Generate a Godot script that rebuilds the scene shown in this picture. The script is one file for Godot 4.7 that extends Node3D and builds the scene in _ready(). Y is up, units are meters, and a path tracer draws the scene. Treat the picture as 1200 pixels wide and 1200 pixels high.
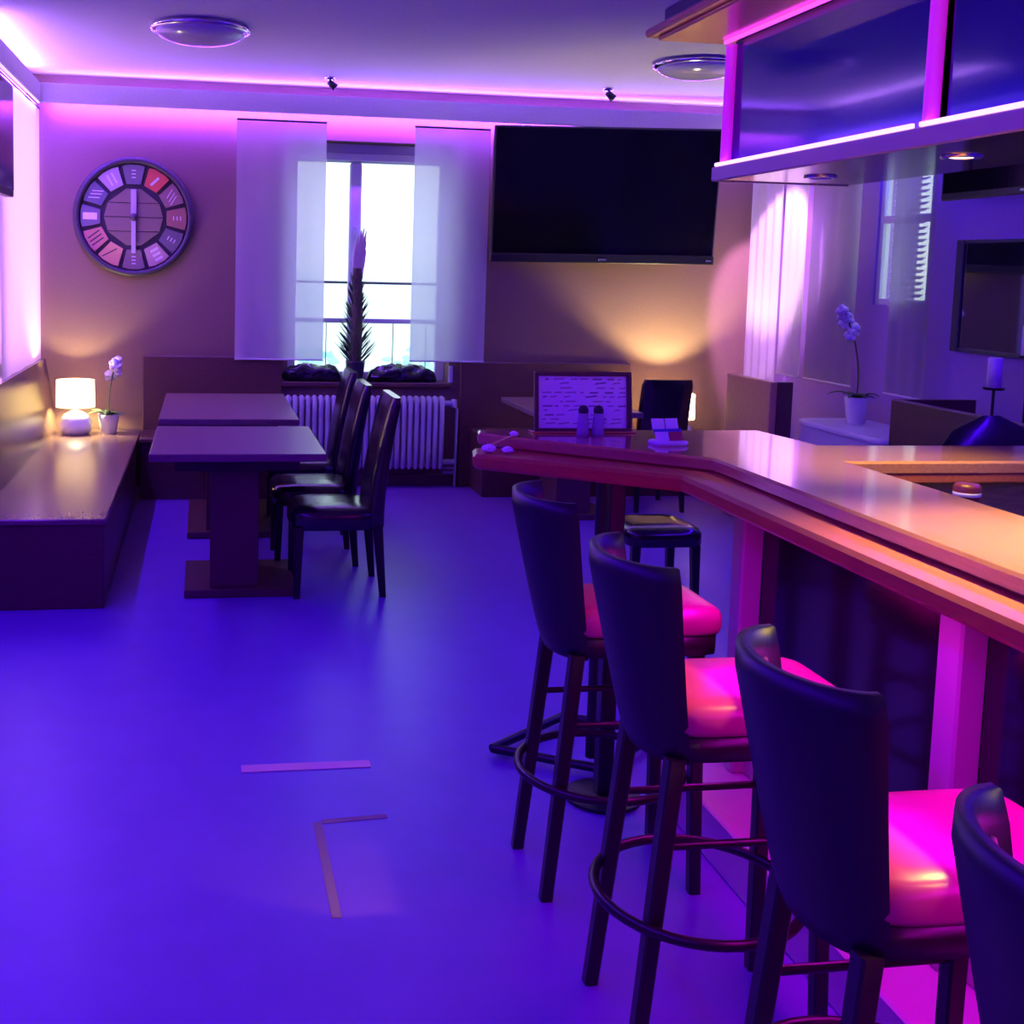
extends Node3D

# ---------------------------------------------------------------- helpers
var taken := {}
var M := {}

func lin(r: float, g: float, b: float, a := 1.0) -> Color:
	var c := Color(r, g, b, a).linear_to_srgb()
	return c

func mat(called: String, col: Color, rough := 0.6, metal := 0.0, spec := 0.5) -> StandardMaterial3D:
	var m := StandardMaterial3D.new()
	m.resource_name = called
	m.albedo_color = col
	m.roughness = rough
	m.metallic = metal
	m.metallic_specular = spec
	M[called] = m
	return m

func grain(m: StandardMaterial3D, scale: Vector3, low: Color, high: Color, freq := 0.02, sd := 1, bump := 0.0) -> void:
	var n := FastNoiseLite.new()
	n.seed = sd
	n.frequency = freq
	n.fractal_octaves = 4
	var t := NoiseTexture2D.new()
	t.width = 512
	t.height = 512
	t.seamless = true
	t.noise = n
	var g := Gradient.new()
	g.set_color(0, low)
	g.set_color(1, high)
	g.set_offset(0, 0.3)
	g.set_offset(1, 0.7)
	t.color_ramp = g
	m.albedo_texture = t
	m.uv1_triplanar = true
	m.uv1_world_triplanar = true
	m.uv1_scale = scale
	if bump > 0.0:
		m.heightmap_enabled = true
		m.heightmap_texture = t
		m.heightmap_scale = bump

func glow(called: String, r: float, g: float, b: float, energy: float) -> StandardMaterial3D:
	var m := mat(called, lin(0.3 + 0.5 * r, 0.3 + 0.5 * g, 0.3 + 0.5 * b), 0.5)
	m.emission_enabled = true
	m.emission = lin(r, g, b)
	m.emission_energy_multiplier = energy
	return m

func numbered(called: String) -> String:
	if not taken.has(called):
		taken[called] = 0
		return called
	taken[called] += 1
	return "%s_%03d" % [called, taken[called]]

func meta(o: Node, label: String, category: String, group := "", kind := "") -> Node:
	if label: o.set_meta("label", label)
	if category: o.set_meta("category", category)
	if group: o.set_meta("group", group)
	if kind: o.set_meta("kind", kind)
	return o

func thing(called: String, label: String, category: String, at := Vector3.ZERO, turn := 0.0, group := "") -> Node3D:
	var o := Node3D.new()
	o.name = numbered(called)
	add_child(o)
	o.position = at
	o.rotation.y = turn
	meta(o, label, category, group)
	return o

func copy_of(root: Node3D, label: String, at: Vector3, turn := 0.0) -> Node3D:
	var c: Node3D = root.duplicate()
	c.name = numbered(String(root.name))
	add_child(c)
	c.position = at
	c.rotation.y = turn
	c.set_meta("label", label)
	return c

func obj(called: String, st: SurfaceTool, m: Material, parent: Node = null, label := "") -> MeshInstance3D:
	st.generate_normals()
	var o := MeshInstance3D.new()
	o.name = numbered(called) if parent == null else called
	o.mesh = st.commit()
	o.material_override = m
	o.cast_shadow = GeometryInstance3D.SHADOW_CASTING_SETTING_ON
	if label: o.set_meta("label", label)
	if parent == null:
		add_child(o)
	else:
		parent.add_child(o, true)
	return o

func struct(called: String, st: SurfaceTool, m: Material, label: String) -> MeshInstance3D:
	var o := obj(called, st, m)
	meta(o, label, called.split("_")[0], "", "structure")
	return o

func nst() -> SurfaceTool:
	var st := SurfaceTool.new()
	st.begin(Mesh.PRIMITIVE_TRIANGLES)
	st.set_smooth_group(-1)
	return st

# a triangle turned so that its front looks away from point c
func tri_out(st: SurfaceTool, a: Vector3, b: Vector3, d: Vector3, c: Vector3) -> void:
	var n := (b - a).cross(d - a)
	if n.dot((a + b + d) / 3.0 - c) > 0.0:
		st.add_vertex(a); st.add_vertex(d); st.add_vertex(b)
	else:
		st.add_vertex(a); st.add_vertex(b); st.add_vertex(d)

func quad_out(st: SurfaceTool, a: Vector3, b: Vector3, d: Vector3, e: Vector3, c: Vector3) -> void:
	tri_out(st, a, b, d, c)
	tri_out(st, a, d, e, c)

# box with chamfered edges, in the frame t
func box(st: SurfaceTool, t: Transform3D, size: Vector3, bev := 0.004) -> void:
	var h := size * 0.5
	bev = minf(bev, minf(h.x, minf(h.y, h.z)) * 0.9)
	var c := t.origin
	var v := {}
	for sx in [-1, 1]:
		for sy in [-1, 1]:
			for sz in [-1, 1]:
				var s := Vector3(sx, sy, sz)
				for ax in 3:
					var p := (h - Vector3.ONE * bev) * s
					p[ax] = h[ax] * s[ax]
					v[[sx, sy, sz, ax]] = t * p
	for ax in 3:
		var b := (ax + 1) % 3
		var d := (ax + 2) % 3
		for s in [-1, 1]:
			var k := []
			for q in [[-1, -1], [1, -1], [1, 1], [-1, 1]]:
				var e := [0, 0, 0]
				e[ax] = s; e[b] = q[0]; e[d] = q[1]
				k.append(v[[e[0], e[1], e[2], ax]])
			quad_out(st, k[0], k[1], k[2], k[3], c)
		if bev > 0.0:
			for s1 in [-1, 1]:
				for s2 in [-1, 1]:
					var lo := [0, 0, 0]
					lo[ax] = -1; lo[b] = s1; lo[d] = s2
					var hi: Array = lo.duplicate()
					hi[ax] = 1
					quad_out(st, v[[lo[0], lo[1], lo[2], b]], v[[hi[0], hi[1], hi[2], b]], v[[hi[0], hi[1], hi[2], d]], v[[lo[0], lo[1], lo[2], d]], c)
	if bev > 0.0:
		for sx in [-1, 1]:
			for sy in [-1, 1]:
				for sz in [-1, 1]:
					tri_out(st, v[[sx, sy, sz, 0]], v[[sx, sy, sz, 1]], v[[sx, sy, sz, 2]], c)

func bx(st: SurfaceTool, lo: Vector3, hi: Vector3, bev := 0.004) -> SurfaceTool:
	box(st, Transform3D(Basis(), (lo + hi) * 0.5), (hi - lo).abs(), bev)
	return st

func one_box(lo: Vector3, hi: Vector3, bev := 0.004) -> SurfaceTool:
	return bx(nst(), lo, hi, bev)

# a loft of closed rings (each the same count of points), smooth along, capped
func loft(st: SurfaceTool, rings: Array, smooth := true, caps := true) -> void:
	var n: int = rings[0].size()
	var mids := []
	for r in rings:
		var s := Vector3.ZERO
		for p in r: s += p
		mids.append(s / n)
	st.set_smooth_group(0 if smooth else -1)
	for i in rings.size() - 1:
		var c: Vector3 = (mids[i] + mids[i + 1]) * 0.5
		for k in n:
			var k2 := (k + 1) % n
			quad_out(st, rings[i][k], rings[i + 1][k], rings[i + 1][k2], rings[i][k2], c)
	st.set_smooth_group(-1)
	if caps:
		for k in n:
			tri_out(st, mids[0], rings[0][k], rings[0][(k + 1) % n], mids[1])
			var z := rings.size() - 1
			tri_out(st, mids[z], rings[z][k], rings[z][(k + 1) % n], mids[z - 1])

func tube(st: SurfaceTool, pts: Array, radii, sides := 10, closed := false) -> SurfaceTool:
	var rings := []
	var n := pts.size()
	var up := Vector3.UP
	for i in n:
		var a: Vector3 = pts[(i - 1 + n) % n] if (closed or i > 0) else pts[i]
		var b: Vector3 = pts[(i + 1) % n] if (closed or i < n - 1) else pts[i]
		var dir := (b - a).normalized()
		if absf(dir.dot(up)) > 0.95:
			up = Vector3.RIGHT if absf(dir.dot(Vector3.RIGHT)) < 0.9 else Vector3.BACK
		var sx := up.cross(dir).normalized()
		var sy := dir.cross(sx).normalized()
		up = sy
		var r: float = radii if (radii is float) else radii[i]
		var ring := []
		for k in sides:
			var w := TAU * k / sides
			ring.append(pts[i] + (sx * cos(w) + sy * sin(w)) * r)
		rings.append(ring)
	if closed:
		rings.append(rings[0])
	loft(st, rings, true, not closed)
	return st

# profile of (radius, height) pairs turned round y at the point o
func lathe(st: SurfaceTool, prof: Array, o := Vector3.ZERO, seg := 24, hard := false) -> SurfaceTool:
	for i in prof.size() - 1:
		st.set_smooth_group(-1 if hard else 0)
		for k in seg:
			var a := TAU * k / seg
			var b := TAU * (k + 1) / seg
			var d0 := Vector3(cos(a), 0, sin(a))
			var d1 := Vector3(cos(b), 0, sin(b))
			var p: Vector2 = prof[i]
			var q: Vector2 = prof[i + 1]
			# outward is to the right of the way the profile runs (bottom to top)
			var out := Vector2(q.y - p.y, p.x - q.x)
			var mid := (d0 + d1).normalized()
			var c := o + mid * ((p.x + q.x) * 0.5 - out.normalized().x * 0.01) + Vector3(0, (p.y + q.y) * 0.5 - out.normalized().y * 0.01, 0)
			var A := o + d0 * p.x + Vector3(0, p.y, 0)
			var B := o + d1 * p.x + Vector3(0, p.y, 0)
			var C := o + d1 * q.x + Vector3(0, q.y, 0)
			var D := o + d0 * q.x + Vector3(0, q.y, 0)
			if p.x > 0.0005: tri_out(st, A, B, C, c)
			if q.x > 0.0005: tri_out(st, A, C, D, c)
	st.set_smooth_group(-1)
	return st

# upright prism over a polygon of (x, depth) points, edges chamfered top and bottom
func prism(st: SurfaceTool, poly: Array, y0: float, y1: float, bev := 0.006) -> SurfaceTool:
	var pv := PackedVector2Array()
	for p in poly: pv.append(Vector2(p[0], -p[1]))
	var inner := pv
	if bev > 0.0:
		var off := Geometry2D.offset_polygon(pv, -bev, Geometry2D.JOIN_MITER)
		if off.size() == 1 and off[0].size() == pv.size():
			inner = off[0]
			# line the inset up with the outline
			var best := 0
			for s in inner.size():
				if inner[s].distance_to(pv[0]) < inner[best].distance_to(pv[0]): best = s
			var re := PackedVector2Array()
			var dirn := 1 if inner[(best + 1) % inner.size()].distance_to(pv[1]) < inner[(best - 1 + inner.size()) % inner.size()].distance_to(pv[1]) else -1
			for s in inner.size(): re.append(inner[(best + dirn * s + inner.size() * 2) % inner.size()])
			inner = re
		else:
			bev = 0.0
	var n := pv.size()
	var ccw := not Geometry2D.is_polygon_clockwise(pv)
	for i in n:
		var j := (i + 1) % n
		var a := pv[i]
		var b := pv[j]
		var nn := Vector2(b.y - a.y, a.x - b.x).normalized()
		if Geometry2D.is_point_in_polygon((a + b) * 0.5 + nn * 0.001, pv): nn = -nn
		var m := (a + b) * 0.5 - nn * 0.05
		var c := Vector3(m.x, (y0 + y1) * 0.5, m.y)
		var ai := inner[i]
		var bi := inner[j]
		quad_out(st, Vector3(a.x, y0 + bev, a.y), Vector3(b.x, y0 + bev, b.y), Vector3(b.x, y1 - bev, b.y), Vector3(a.x, y1 - bev, a.y), c)
		if bev > 0.0:
			quad_out(st, Vector3(a.x, y1 - bev, a.y), Vector3(b.x, y1 - bev, b.y), Vector3(bi.x, y1, bi.y), Vector3(ai.x, y1, ai.y), c)
			quad_out(st, Vector3(a.x, y0 + bev, a.y), Vector3(b.x, y0 + bev, b.y), Vector3(bi.x, y0, bi.y), Vector3(ai.x, y0, ai.y), c)
	var tri := Geometry2D.triangulate_polygon(inner)
	for k in range(0, tri.size(), 3):
		var A := inner[tri[k]]
		var B := inner[tri[k + 1]]
		var C := inner[tri[k + 2]]
		var mid := (A + B + C) / 3.0
		tri_out(st, Vector3(A.x, y1, A.y), Vector3(B.x, y1, B.y), Vector3(C.x, y1, C.y), Vector3(mid.x, y1 - 1.0, mid.y))
		tri_out(st, Vector3(A.x, y0, A.y), Vector3(B.x, y0, B.y), Vector3(C.x, y0, C.y), Vector3(mid.x, y0 + 1.0, mid.y))
	return st

# sheet of cloth from corner o along u and v, nu x nv cells, pushed along n by wave()
func sheet(st: SurfaceTool, o: Vector3, u: Vector3, v: Vector3, nu: int, nv: int, wave: Callable) -> SurfaceTool:
	var n := u.cross(v).normalized()
	st.set_smooth_group(0)
	for i in nu:
		for j in nv:
			var p := []
			for q in [[0, 0], [1, 0], [1, 1], [0, 1]]:
				var a := float(i + q[0]) / nu
				var b := float(j + q[1]) / nv
				p.append(o + u * a + v * b + n * wave.call(a, b))
			quad_out(st, p[0], p[1], p[2], p[3], (p[0] + p[2]) * 0.5 - n)
	st.set_smooth_group(-1)
	return st

# rounded cushion: a superellipse outline lofted through (scale, y) steps
func cushion(st: SurfaceTool, c: Vector3, hx: float, hz: float, steps: Array, pw := 4.0, seg := 32) -> SurfaceTool:
	var rings := []
	for s in steps:
		var ring := []
		for k in seg:
			var a := TAU * k / seg
			var ca := cos(a)
			var sa := sin(a)
			var r := pow(pow(absf(ca), pw) + pow(absf(sa), pw), -1.0 / pw)
			ring.append(c + Vector3(ca * r * (hx - s[0]), s[1], sa * r * (hz - s[0])))
		rings.append(ring)
	loft(st, rings, true, true)
	return st

func strip_light(called: String, at: Vector3, towards: Vector3, upv: Vector3, size: Vector2, col: Color, energy: float, parent: Node) -> AreaLight3D:
	var l := AreaLight3D.new()
	l.name = called
	l.area_size = size
	l.light_color = col
	l.light_energy = energy
	l.shadow_enabled = true
	l.area_range = 14.0
	l.area_attenuation = 2.0
	l.transform = Transform3D(Basis.looking_at(towards, upv), at)
	parent.add_child(l, true)
	return l

func spot(called: String, at: Vector3, towards: Vector3, angle: float, soft: float, col: Color, energy: float, size: float, parent: Node) -> SpotLight3D:
	var l := SpotLight3D.new()
	l.name = called
	l.spot_angle = angle
	l.spot_angle_attenuation = soft
	l.spot_range = 14.0
	l.spot_attenuation = 2.0
	l.light_color = col
	l.light_energy = energy
	l.light_size = size
	l.shadow_enabled = true
	var upv := Vector3.UP if absf(towards.normalized().y) < 0.95 else Vector3.BACK
	l.transform = Transform3D(Basis.looking_at(towards, upv), at)
	parent.add_child(l, true)
	return l

func omni(called: String, at: Vector3, col: Color, energy: float, size: float, parent: Node) -> OmniLight3D:
	var l := OmniLight3D.new()
	l.name = called
	l.position = at
	l.light_color = col
	l.light_energy = energy
	l.light_size = size
	l.omni_range = 14.0
	l.omni_attenuation = 2.0
	l.shadow_enabled = true
	parent.add_child(l, true)
	return l

# ---------------------------------------------------------------- the room's measures
const WALL := -8.714      # inner face of the back wall (z)
const LEFT := -1.33       # inner face of the left wall (x)
const RIGHT := 4.40
const CEIL := 2.98
const FRONT := 2.6

func _ready() -> void:
	camera_and_sky()
	materials()
	big_lights()
	room()
	windows()
	bar()
	canopy()
	stools()
	benches()
	tables_and_chairs()
	wall_things()
	curtains()
	right_side()
	small_things()

func camera_and_sky() -> void:
	var cam := Camera3D.new()
	cam.name = "camera"
	cam.position = Vector3(0, 1.65, 0)
	cam.basis = Basis(Vector3.UP, -0.1558) * Basis(Vector3.RIGHT, -0.101) * Basis(Vector3.BACK, 0.0236)
	var f := 1358.95
	cam.projection = Camera3D.PROJECTION_FRUSTUM
	cam.near = 0.05
	cam.far = 200.0
	cam.size = 2.0 * cam.near * 600.0 / f
	cam.frustum_offset = Vector2((600.0 - 451.3) / f, (454.4 - 600.0) / f) * cam.near
	cam.current = true
	add_child(cam)
	var we := WorldEnvironment.new()
	we.name = "world_environment"
	var e := Environment.new()
	var sky := Sky.new()
	var sm := ProceduralSkyMaterial.new()
	sm.sky_top_color = lin(0.62, 0.85, 1.0)
	sm.sky_horizon_color = lin(0.86, 1.0, 1.0)
	sm.ground_horizon_color = lin(0.78, 1.0, 0.98)
	sm.ground_bottom_color = lin(0.6, 0.85, 0.84)
	sm.sky_energy_multiplier = 1.45
	sm.ground_energy_multiplier = 1.35
	sky.sky_material = sm
	e.sky = sky
	e.background_mode = Environment.BG_SKY
	e.tonemap_mode = Environment.TONE_MAPPER_LINEAR
	e.tonemap_exposure = 1.0
	e.sdfgi_enabled = true
	e.ssao_enabled = true
	e.ssil_enabled = true
	we.environment = e
	add_child(we)

# coves: LED strips behind the fascias, each a glowing strip and a light of its size
func big_lights() -> void:
	glow("led_pink", 0.95, 0.6, 1.0, 1.1)
	glow("added_panel_glow", 0.95, 0.5, 1.0, 0.3)  # faint glow for the backlight added behind the left curtain
	glow("led_violet", 0.45, 0.12, 1.0, 1.6)
	glow("led_blue", 0.1, 0.02, 1.0, 1.5)
	var a := thing("led_strip", "pink white LED strip glowing under the fascia along the back wall", "led strip")
	obj("diffuser", one_box(Vector3(LEFT + 0.25, 2.768, WALL + 0.10), Vector3(4.12, 2.784, WALL + 0.125), 0.002), M.led_pink, a)
	strip_light("strip_light", Vector3(1.6, 2.775, WALL + 0.09), Vector3(0, -0.15, -1), Vector3.UP, Vector2(5.4, 0.02), lin(0.2100, 0.0400, 1.0000), 20.000, a)
	var b := thing("led_strip", "pink LED strip lying on top of the back fascia under the ceiling", "led strip")
	obj("diffuser", one_box(Vector3(LEFT + 0.25, 2.879, WALL + 0.07), Vector3(4.12, 2.884, WALL + 0.10), 0.001), M.led_pink, b)
	strip_light("strip_light", Vector3(1.6, 2.886, WALL + 0.085), Vector3(0, 0.32, 1), Vector3(0, 0, -1), Vector2(5.4, 0.025), lin(0.2375, 0.0594, 1.0000), 16.000, b)
	obj("carrier", one_box(Vector3(LEFT + 0.25, 2.786, WALL + 0.06), Vector3(4.12, 2.878, WALL + 0.18), 0.002), M.white_paint, b)
	var c := thing("led_strip", "pink white LED strip above the left curtain panel", "led strip")
	obj("diffuser", one_box(Vector3(LEFT + 0.172, 2.748, -8.5), Vector3(LEFT + 0.188, 2.757, -5.2), 0.002), M.led_pink, c)
	strip_light("strip_light", Vector3(LEFT + 0.182, 2.745, -6.9), Vector3(-0.25, -1, 0), Vector3(0, 0, 1), Vector2(0.016, 3.2), lin(0.1333, 0.0250, 1.0000), 12.000, c)
	var v := thing("added_backlight", "tall pink white backlight added unseen behind the glowing left curtain", "added backlight")  # backlight added behind the curtain to make it glow white
	obj("diffuser", one_box(Vector3(LEFT + 0.001, 0.98, WALL + 0.012), Vector3(LEFT + 0.02, 2.70, -7.12), 0.002), M.added_panel_glow, v)
	strip_light("added_panel_light", Vector3(LEFT + 0.024, 1.84, -7.91), Vector3(1, 0, 0), Vector3.UP, Vector2(1.56, 1.70), lin(0.95, 0.42, 1.0), 1.6, v)
	var d := thing("led_strip", "violet LED strip on top of the left fascia under the ceiling", "led strip")
	obj("diffuser", one_box(Vector3(LEFT + 0.06, 2.879, -8.4), Vector3(LEFT + 0.09, 2.884, 1.5), 0.001), M.led_violet, d)
	obj("carrier", one_box(Vector3(LEFT + 0.05, 2.80, -8.4), Vector3(LEFT + 0.17, 2.878, 1.5), 0.002), M.white_paint, d)
	strip_light("strip_light", Vector3(LEFT + 0.075, 2.886, -3.4), Vector3(0.5, 1, 0), Vector3(0, 0, 1), Vector2(0.025, 9.8), lin(0.1714, 0.0057, 1.0000), 0.350, d)
	var w := thing("led_strip", "pink LED strip on top of the left fascia near the back corner", "led strip")
	obj("diffuser", one_box(Vector3(LEFT + 0.095, 2.879, -8.4), Vector3(LEFT + 0.12, 2.884, -6.6), 0.001), M.led_pink, w)
	strip_light("strip_light", Vector3(LEFT + 0.108, 2.886, -7.5), Vector3(1, 0.4, 0), Vector3(0, 0, 1), Vector2(0.025, 1.8), lin(0.45, 0.18, 1.0), 4.5, w)
	var g := thing("led_strip", "deep blue LED strip under the left fascia near the camera", "led strip")
	obj("diffuser", one_box(Vector3(LEFT + 0.165, 2.745, -5.1), Vector3(LEFT + 0.195, 2.757, 1.5), 0.002), M.led_blue, g)
	strip_light("strip_light", Vector3(LEFT + 0.19, 2.74, -1.8), Vector3(0.55, -1, 0), Vector3(0, 0, 1), Vector2(0.03, 6.6), lin(0.0920, 0.0000, 1.0000), 12.500, g)
	var h := thing("led_strip", "violet LED strip under the ceiling along the right wall", "led strip")
	obj("diffuser", one_box(Vector3(RIGHT - 0.09, 2.90, -7.2), Vector3(RIGHT - 0.06, 2.915, 1.5), 0.002), M.led_violet, h)
	strip_light("strip_light", Vector3(RIGHT - 0.11, 2.89, -2.9), Vector3(-0.4, -1, 0), Vector3(0, 0, 1), Vector2(0.03, 8.4), lin(0.0600, 0.0000, 1.0000), 15.000, h)

func materials() -> void:
	grain(mat("wall_paint", Color.WHITE, 0.75, 0.0, 0.3), Vector3(3, 3, 3), lin(0.215, 0.13, 0.11), lin(0.228, 0.138, 0.116), 0.03, 3)
	grain(mat("white_paint", Color.WHITE, 0.8, 0.0, 0.3), Vector3(3, 3, 3), lin(0.60, 0.60, 0.60), lin(0.64, 0.64, 0.64), 0.03, 4)
	grain(mat("violet_tinted_white", Color.WHITE, 0.8, 0.0, 0.3), Vector3(3, 3, 3), lin(0.36, 0.21, 0.58), lin(0.38, 0.225, 0.61), 0.03, 14)  # white wall paint with the violet light tinted into its colour
	grain(mat("floor_vinyl", Color.WHITE, 0.36, 0.0, 0.4), Vector3(0.7, 0.7, 0.7), lin(0.20, 0.055, 0.46), lin(0.212, 0.06, 0.48), 0.012, 5)  # grey vinyl; blue of the light is partly put into this colour
	grain(mat("dark_wood", Color.WHITE, 0.38, 0.0, 0.5), Vector3(9, 9, 1.2), lin(0.095, 0.038, 0.034), lin(0.115, 0.048, 0.04), 0.02, 6)
	grain(mat("dark_wood_across", Color.WHITE, 0.38, 0.0, 0.5), Vector3(1.2, 9, 9), lin(0.095, 0.038, 0.034), lin(0.115, 0.048, 0.04), 0.02, 6)
	grain(mat("bench_seat_wood", Color.WHITE, 0.24, 0.0, 0.6), Vector3(9, 9, 1.2), lin(0.19, 0.11, 0.085), lin(0.215, 0.125, 0.095), 0.02, 7)
	grain(mat("table_wood", Color.WHITE, 0.33, 0.0, 0.55), Vector3(1.0, 9, 10), lin(0.18, 0.11, 0.10), lin(0.22, 0.135, 0.12), 0.02, 8)
	grain(mat("bar_wood", Color.WHITE, 0.17, 0.0, 0.6), Vector3(6, 6, 0.7), lin(0.48, 0.21, 0.085), lin(0.54, 0.245, 0.10), 0.02, 9)
	grain(mat("bar_wood_red", Color.WHITE, 0.3, 0.0, 0.5), Vector3(6, 6, 0.7), lin(0.42, 0.11, 0.045), lin(0.47, 0.13, 0.05), 0.02, 10)
	grain(mat("oak", Color.WHITE, 0.4), Vector3(8, 1.2, 8), lin(0.58, 0.34, 0.13), lin(0.66, 0.40, 0.17), 0.02, 11)
	grain(mat("inner_panel", Color.WHITE, 0.6), Vector3(1, 8, 8), lin(0.16, 0.115, 0.08), lin(0.2, 0.15, 0.105), 0.02, 12)
	M.bar_wood.clearcoat_enabled = true
	M.bar_wood.clearcoat = 0.8
	M.bar_wood.clearcoat_roughness = 0.06
	mat("black_gloss", lin(0.012, 0.012, 0.016), 0.12, 0.0, 0.6)
	mat("black_leather", lin(0.014, 0.013, 0.016), 0.2, 0.0, 0.6)
	mat("shell_leather", lin(0.012, 0.012, 0.022), 0.42, 0.0, 0.45)
	mat("red_leather", lin(0.40, 0.03, 0.15), 0.3, 0.0, 0.5)
	mat("stool_wood", lin(0.018, 0.012, 0.012), 0.34, 0.0, 0.5)
	mat("screen", lin(0.004, 0.004, 0.006), 0.1, 0.0, 0.4)
	mat("black_plastic", lin(0.015, 0.015, 0.018), 0.35)
	mat("chrome", lin(0.75, 0.75, 0.78), 0.15, 1.0)
	mat("dark_metal", lin(0.05, 0.05, 0.06), 0.35, 0.8)
	mat("white_metal", lin(0.5, 0.5, 0.52), 0.4)
	mat("frame_white", lin(0.66, 0.66, 0.68), 0.45)
	mat("ceramic", lin(0.8, 0.8, 0.8), 0.2)
	mat("pilaster_paint", lin(0.42, 0.30, 0.34), 0.4)
	mat("lacquer_blue", lin(0.012, 0.006, 0.16), 0.06, 0.0, 0.5)
	mat("warm_lit_lacquer", lin(0.72, 0.46, 0.18), 0.2, 0.4)  # polished crown wood, its warm reflection put into the base colour
	mat("crown_dark", lin(0.035, 0.03, 0.06), 0.3)
	mat("leaf", lin(0.05, 0.11, 0.035), 0.5)
	mat("plume", lin(0.62, 0.52, 0.5), 0.8)
	mat("petal", lin(0.85, 0.82, 0.85), 0.6)
	mat("tape", lin(0.95, 0.75, 0.5), 0.7)
	mat("old_tape", lin(0.34, 0.24, 0.2), 0.6)
	var cl := mat("sheer", lin(0.66, 0.64, 0.70), 0.9)
	cl.cull_mode = BaseMaterial3D.CULL_DISABLED
	cl.transparency = BaseMaterial3D.TRANSPARENCY_ALPHA
	cl.albedo_color.a = 0.86
	cl.backlight_enabled = true
	cl.backlight = Color(0.9, 0.9, 0.9)
	var gc := mat("dim_sheer", lin(0.22, 0.20, 0.26), 0.9)  # darker copy of the sheer, dimness of the right wall put into its colour
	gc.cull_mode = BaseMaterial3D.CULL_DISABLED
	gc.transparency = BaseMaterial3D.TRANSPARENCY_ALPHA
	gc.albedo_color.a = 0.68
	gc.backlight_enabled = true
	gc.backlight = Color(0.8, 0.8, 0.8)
	var cn := mat("net_cloth", lin(0.82, 0.82, 0.84), 0.9)
	cn.cull_mode = BaseMaterial3D.CULL_DISABLED
	cn.backlight_enabled = true
	cn.backlight = Color(1, 1, 1)
	var gl := mat("glass", Color(1, 1, 1, 0.06), 0.02)
	gl.transparency = BaseMaterial3D.TRANSPARENCY_ALPHA
	var sh := mat("shade_paper", lin(0.62, 0.5, 0.33), 0.8)
	sh.cull_mode = BaseMaterial3D.CULL_DISABLED
	sh.backlight_enabled = true
	sh.backlight = Color(0.7, 0.64, 0.5)
	glow("bulb", 1.0, 0.72, 0.36, 3.0)
	glow("glowing_post", 0.62, 0.0, 0.55, 0.55)  # canopy posts given a glow of their own for their lit magenta look
	glow("led_magenta", 1.0, 0.10, 1.0, 1.2)
	glow("led_magenta_white", 1.0, 0.55, 0.95, 1.6)
	glow("downlight_face", 1.0, 0.80, 0.62, 3.0)

# a wall slab with rectangular holes: axis 0 = in the x,y plane, 1 = in the z,y plane
func wall_slab(st: SurfaceTool, axis: int, at0: float, at1: float, a0: float, a1: float, y0: float, y1: float, holes: Array) -> SurfaceTool:
	var put := func(s0: float, s1: float, h0: float, h1: float):
		if s1 - s0 < 0.001 or h1 - h0 < 0.001: return
		if axis == 0:
			bx(st, Vector3(s0, h0, at0), Vector3(s1, h1, at1), 0.0)
		else:
			bx(st, Vector3(at0, h0, s0), Vector3(at1, h1, s1), 0.0)
	var cur := a0
	for h in holes:
		put.call(cur, h[0], y0, y1)
		put.call(h[0], h[1], y0, h[2])
		put.call(h[0], h[1], h[3], y1)
		cur = h[1]
	put.call(cur, a1, y0, y1)
	return st

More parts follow.
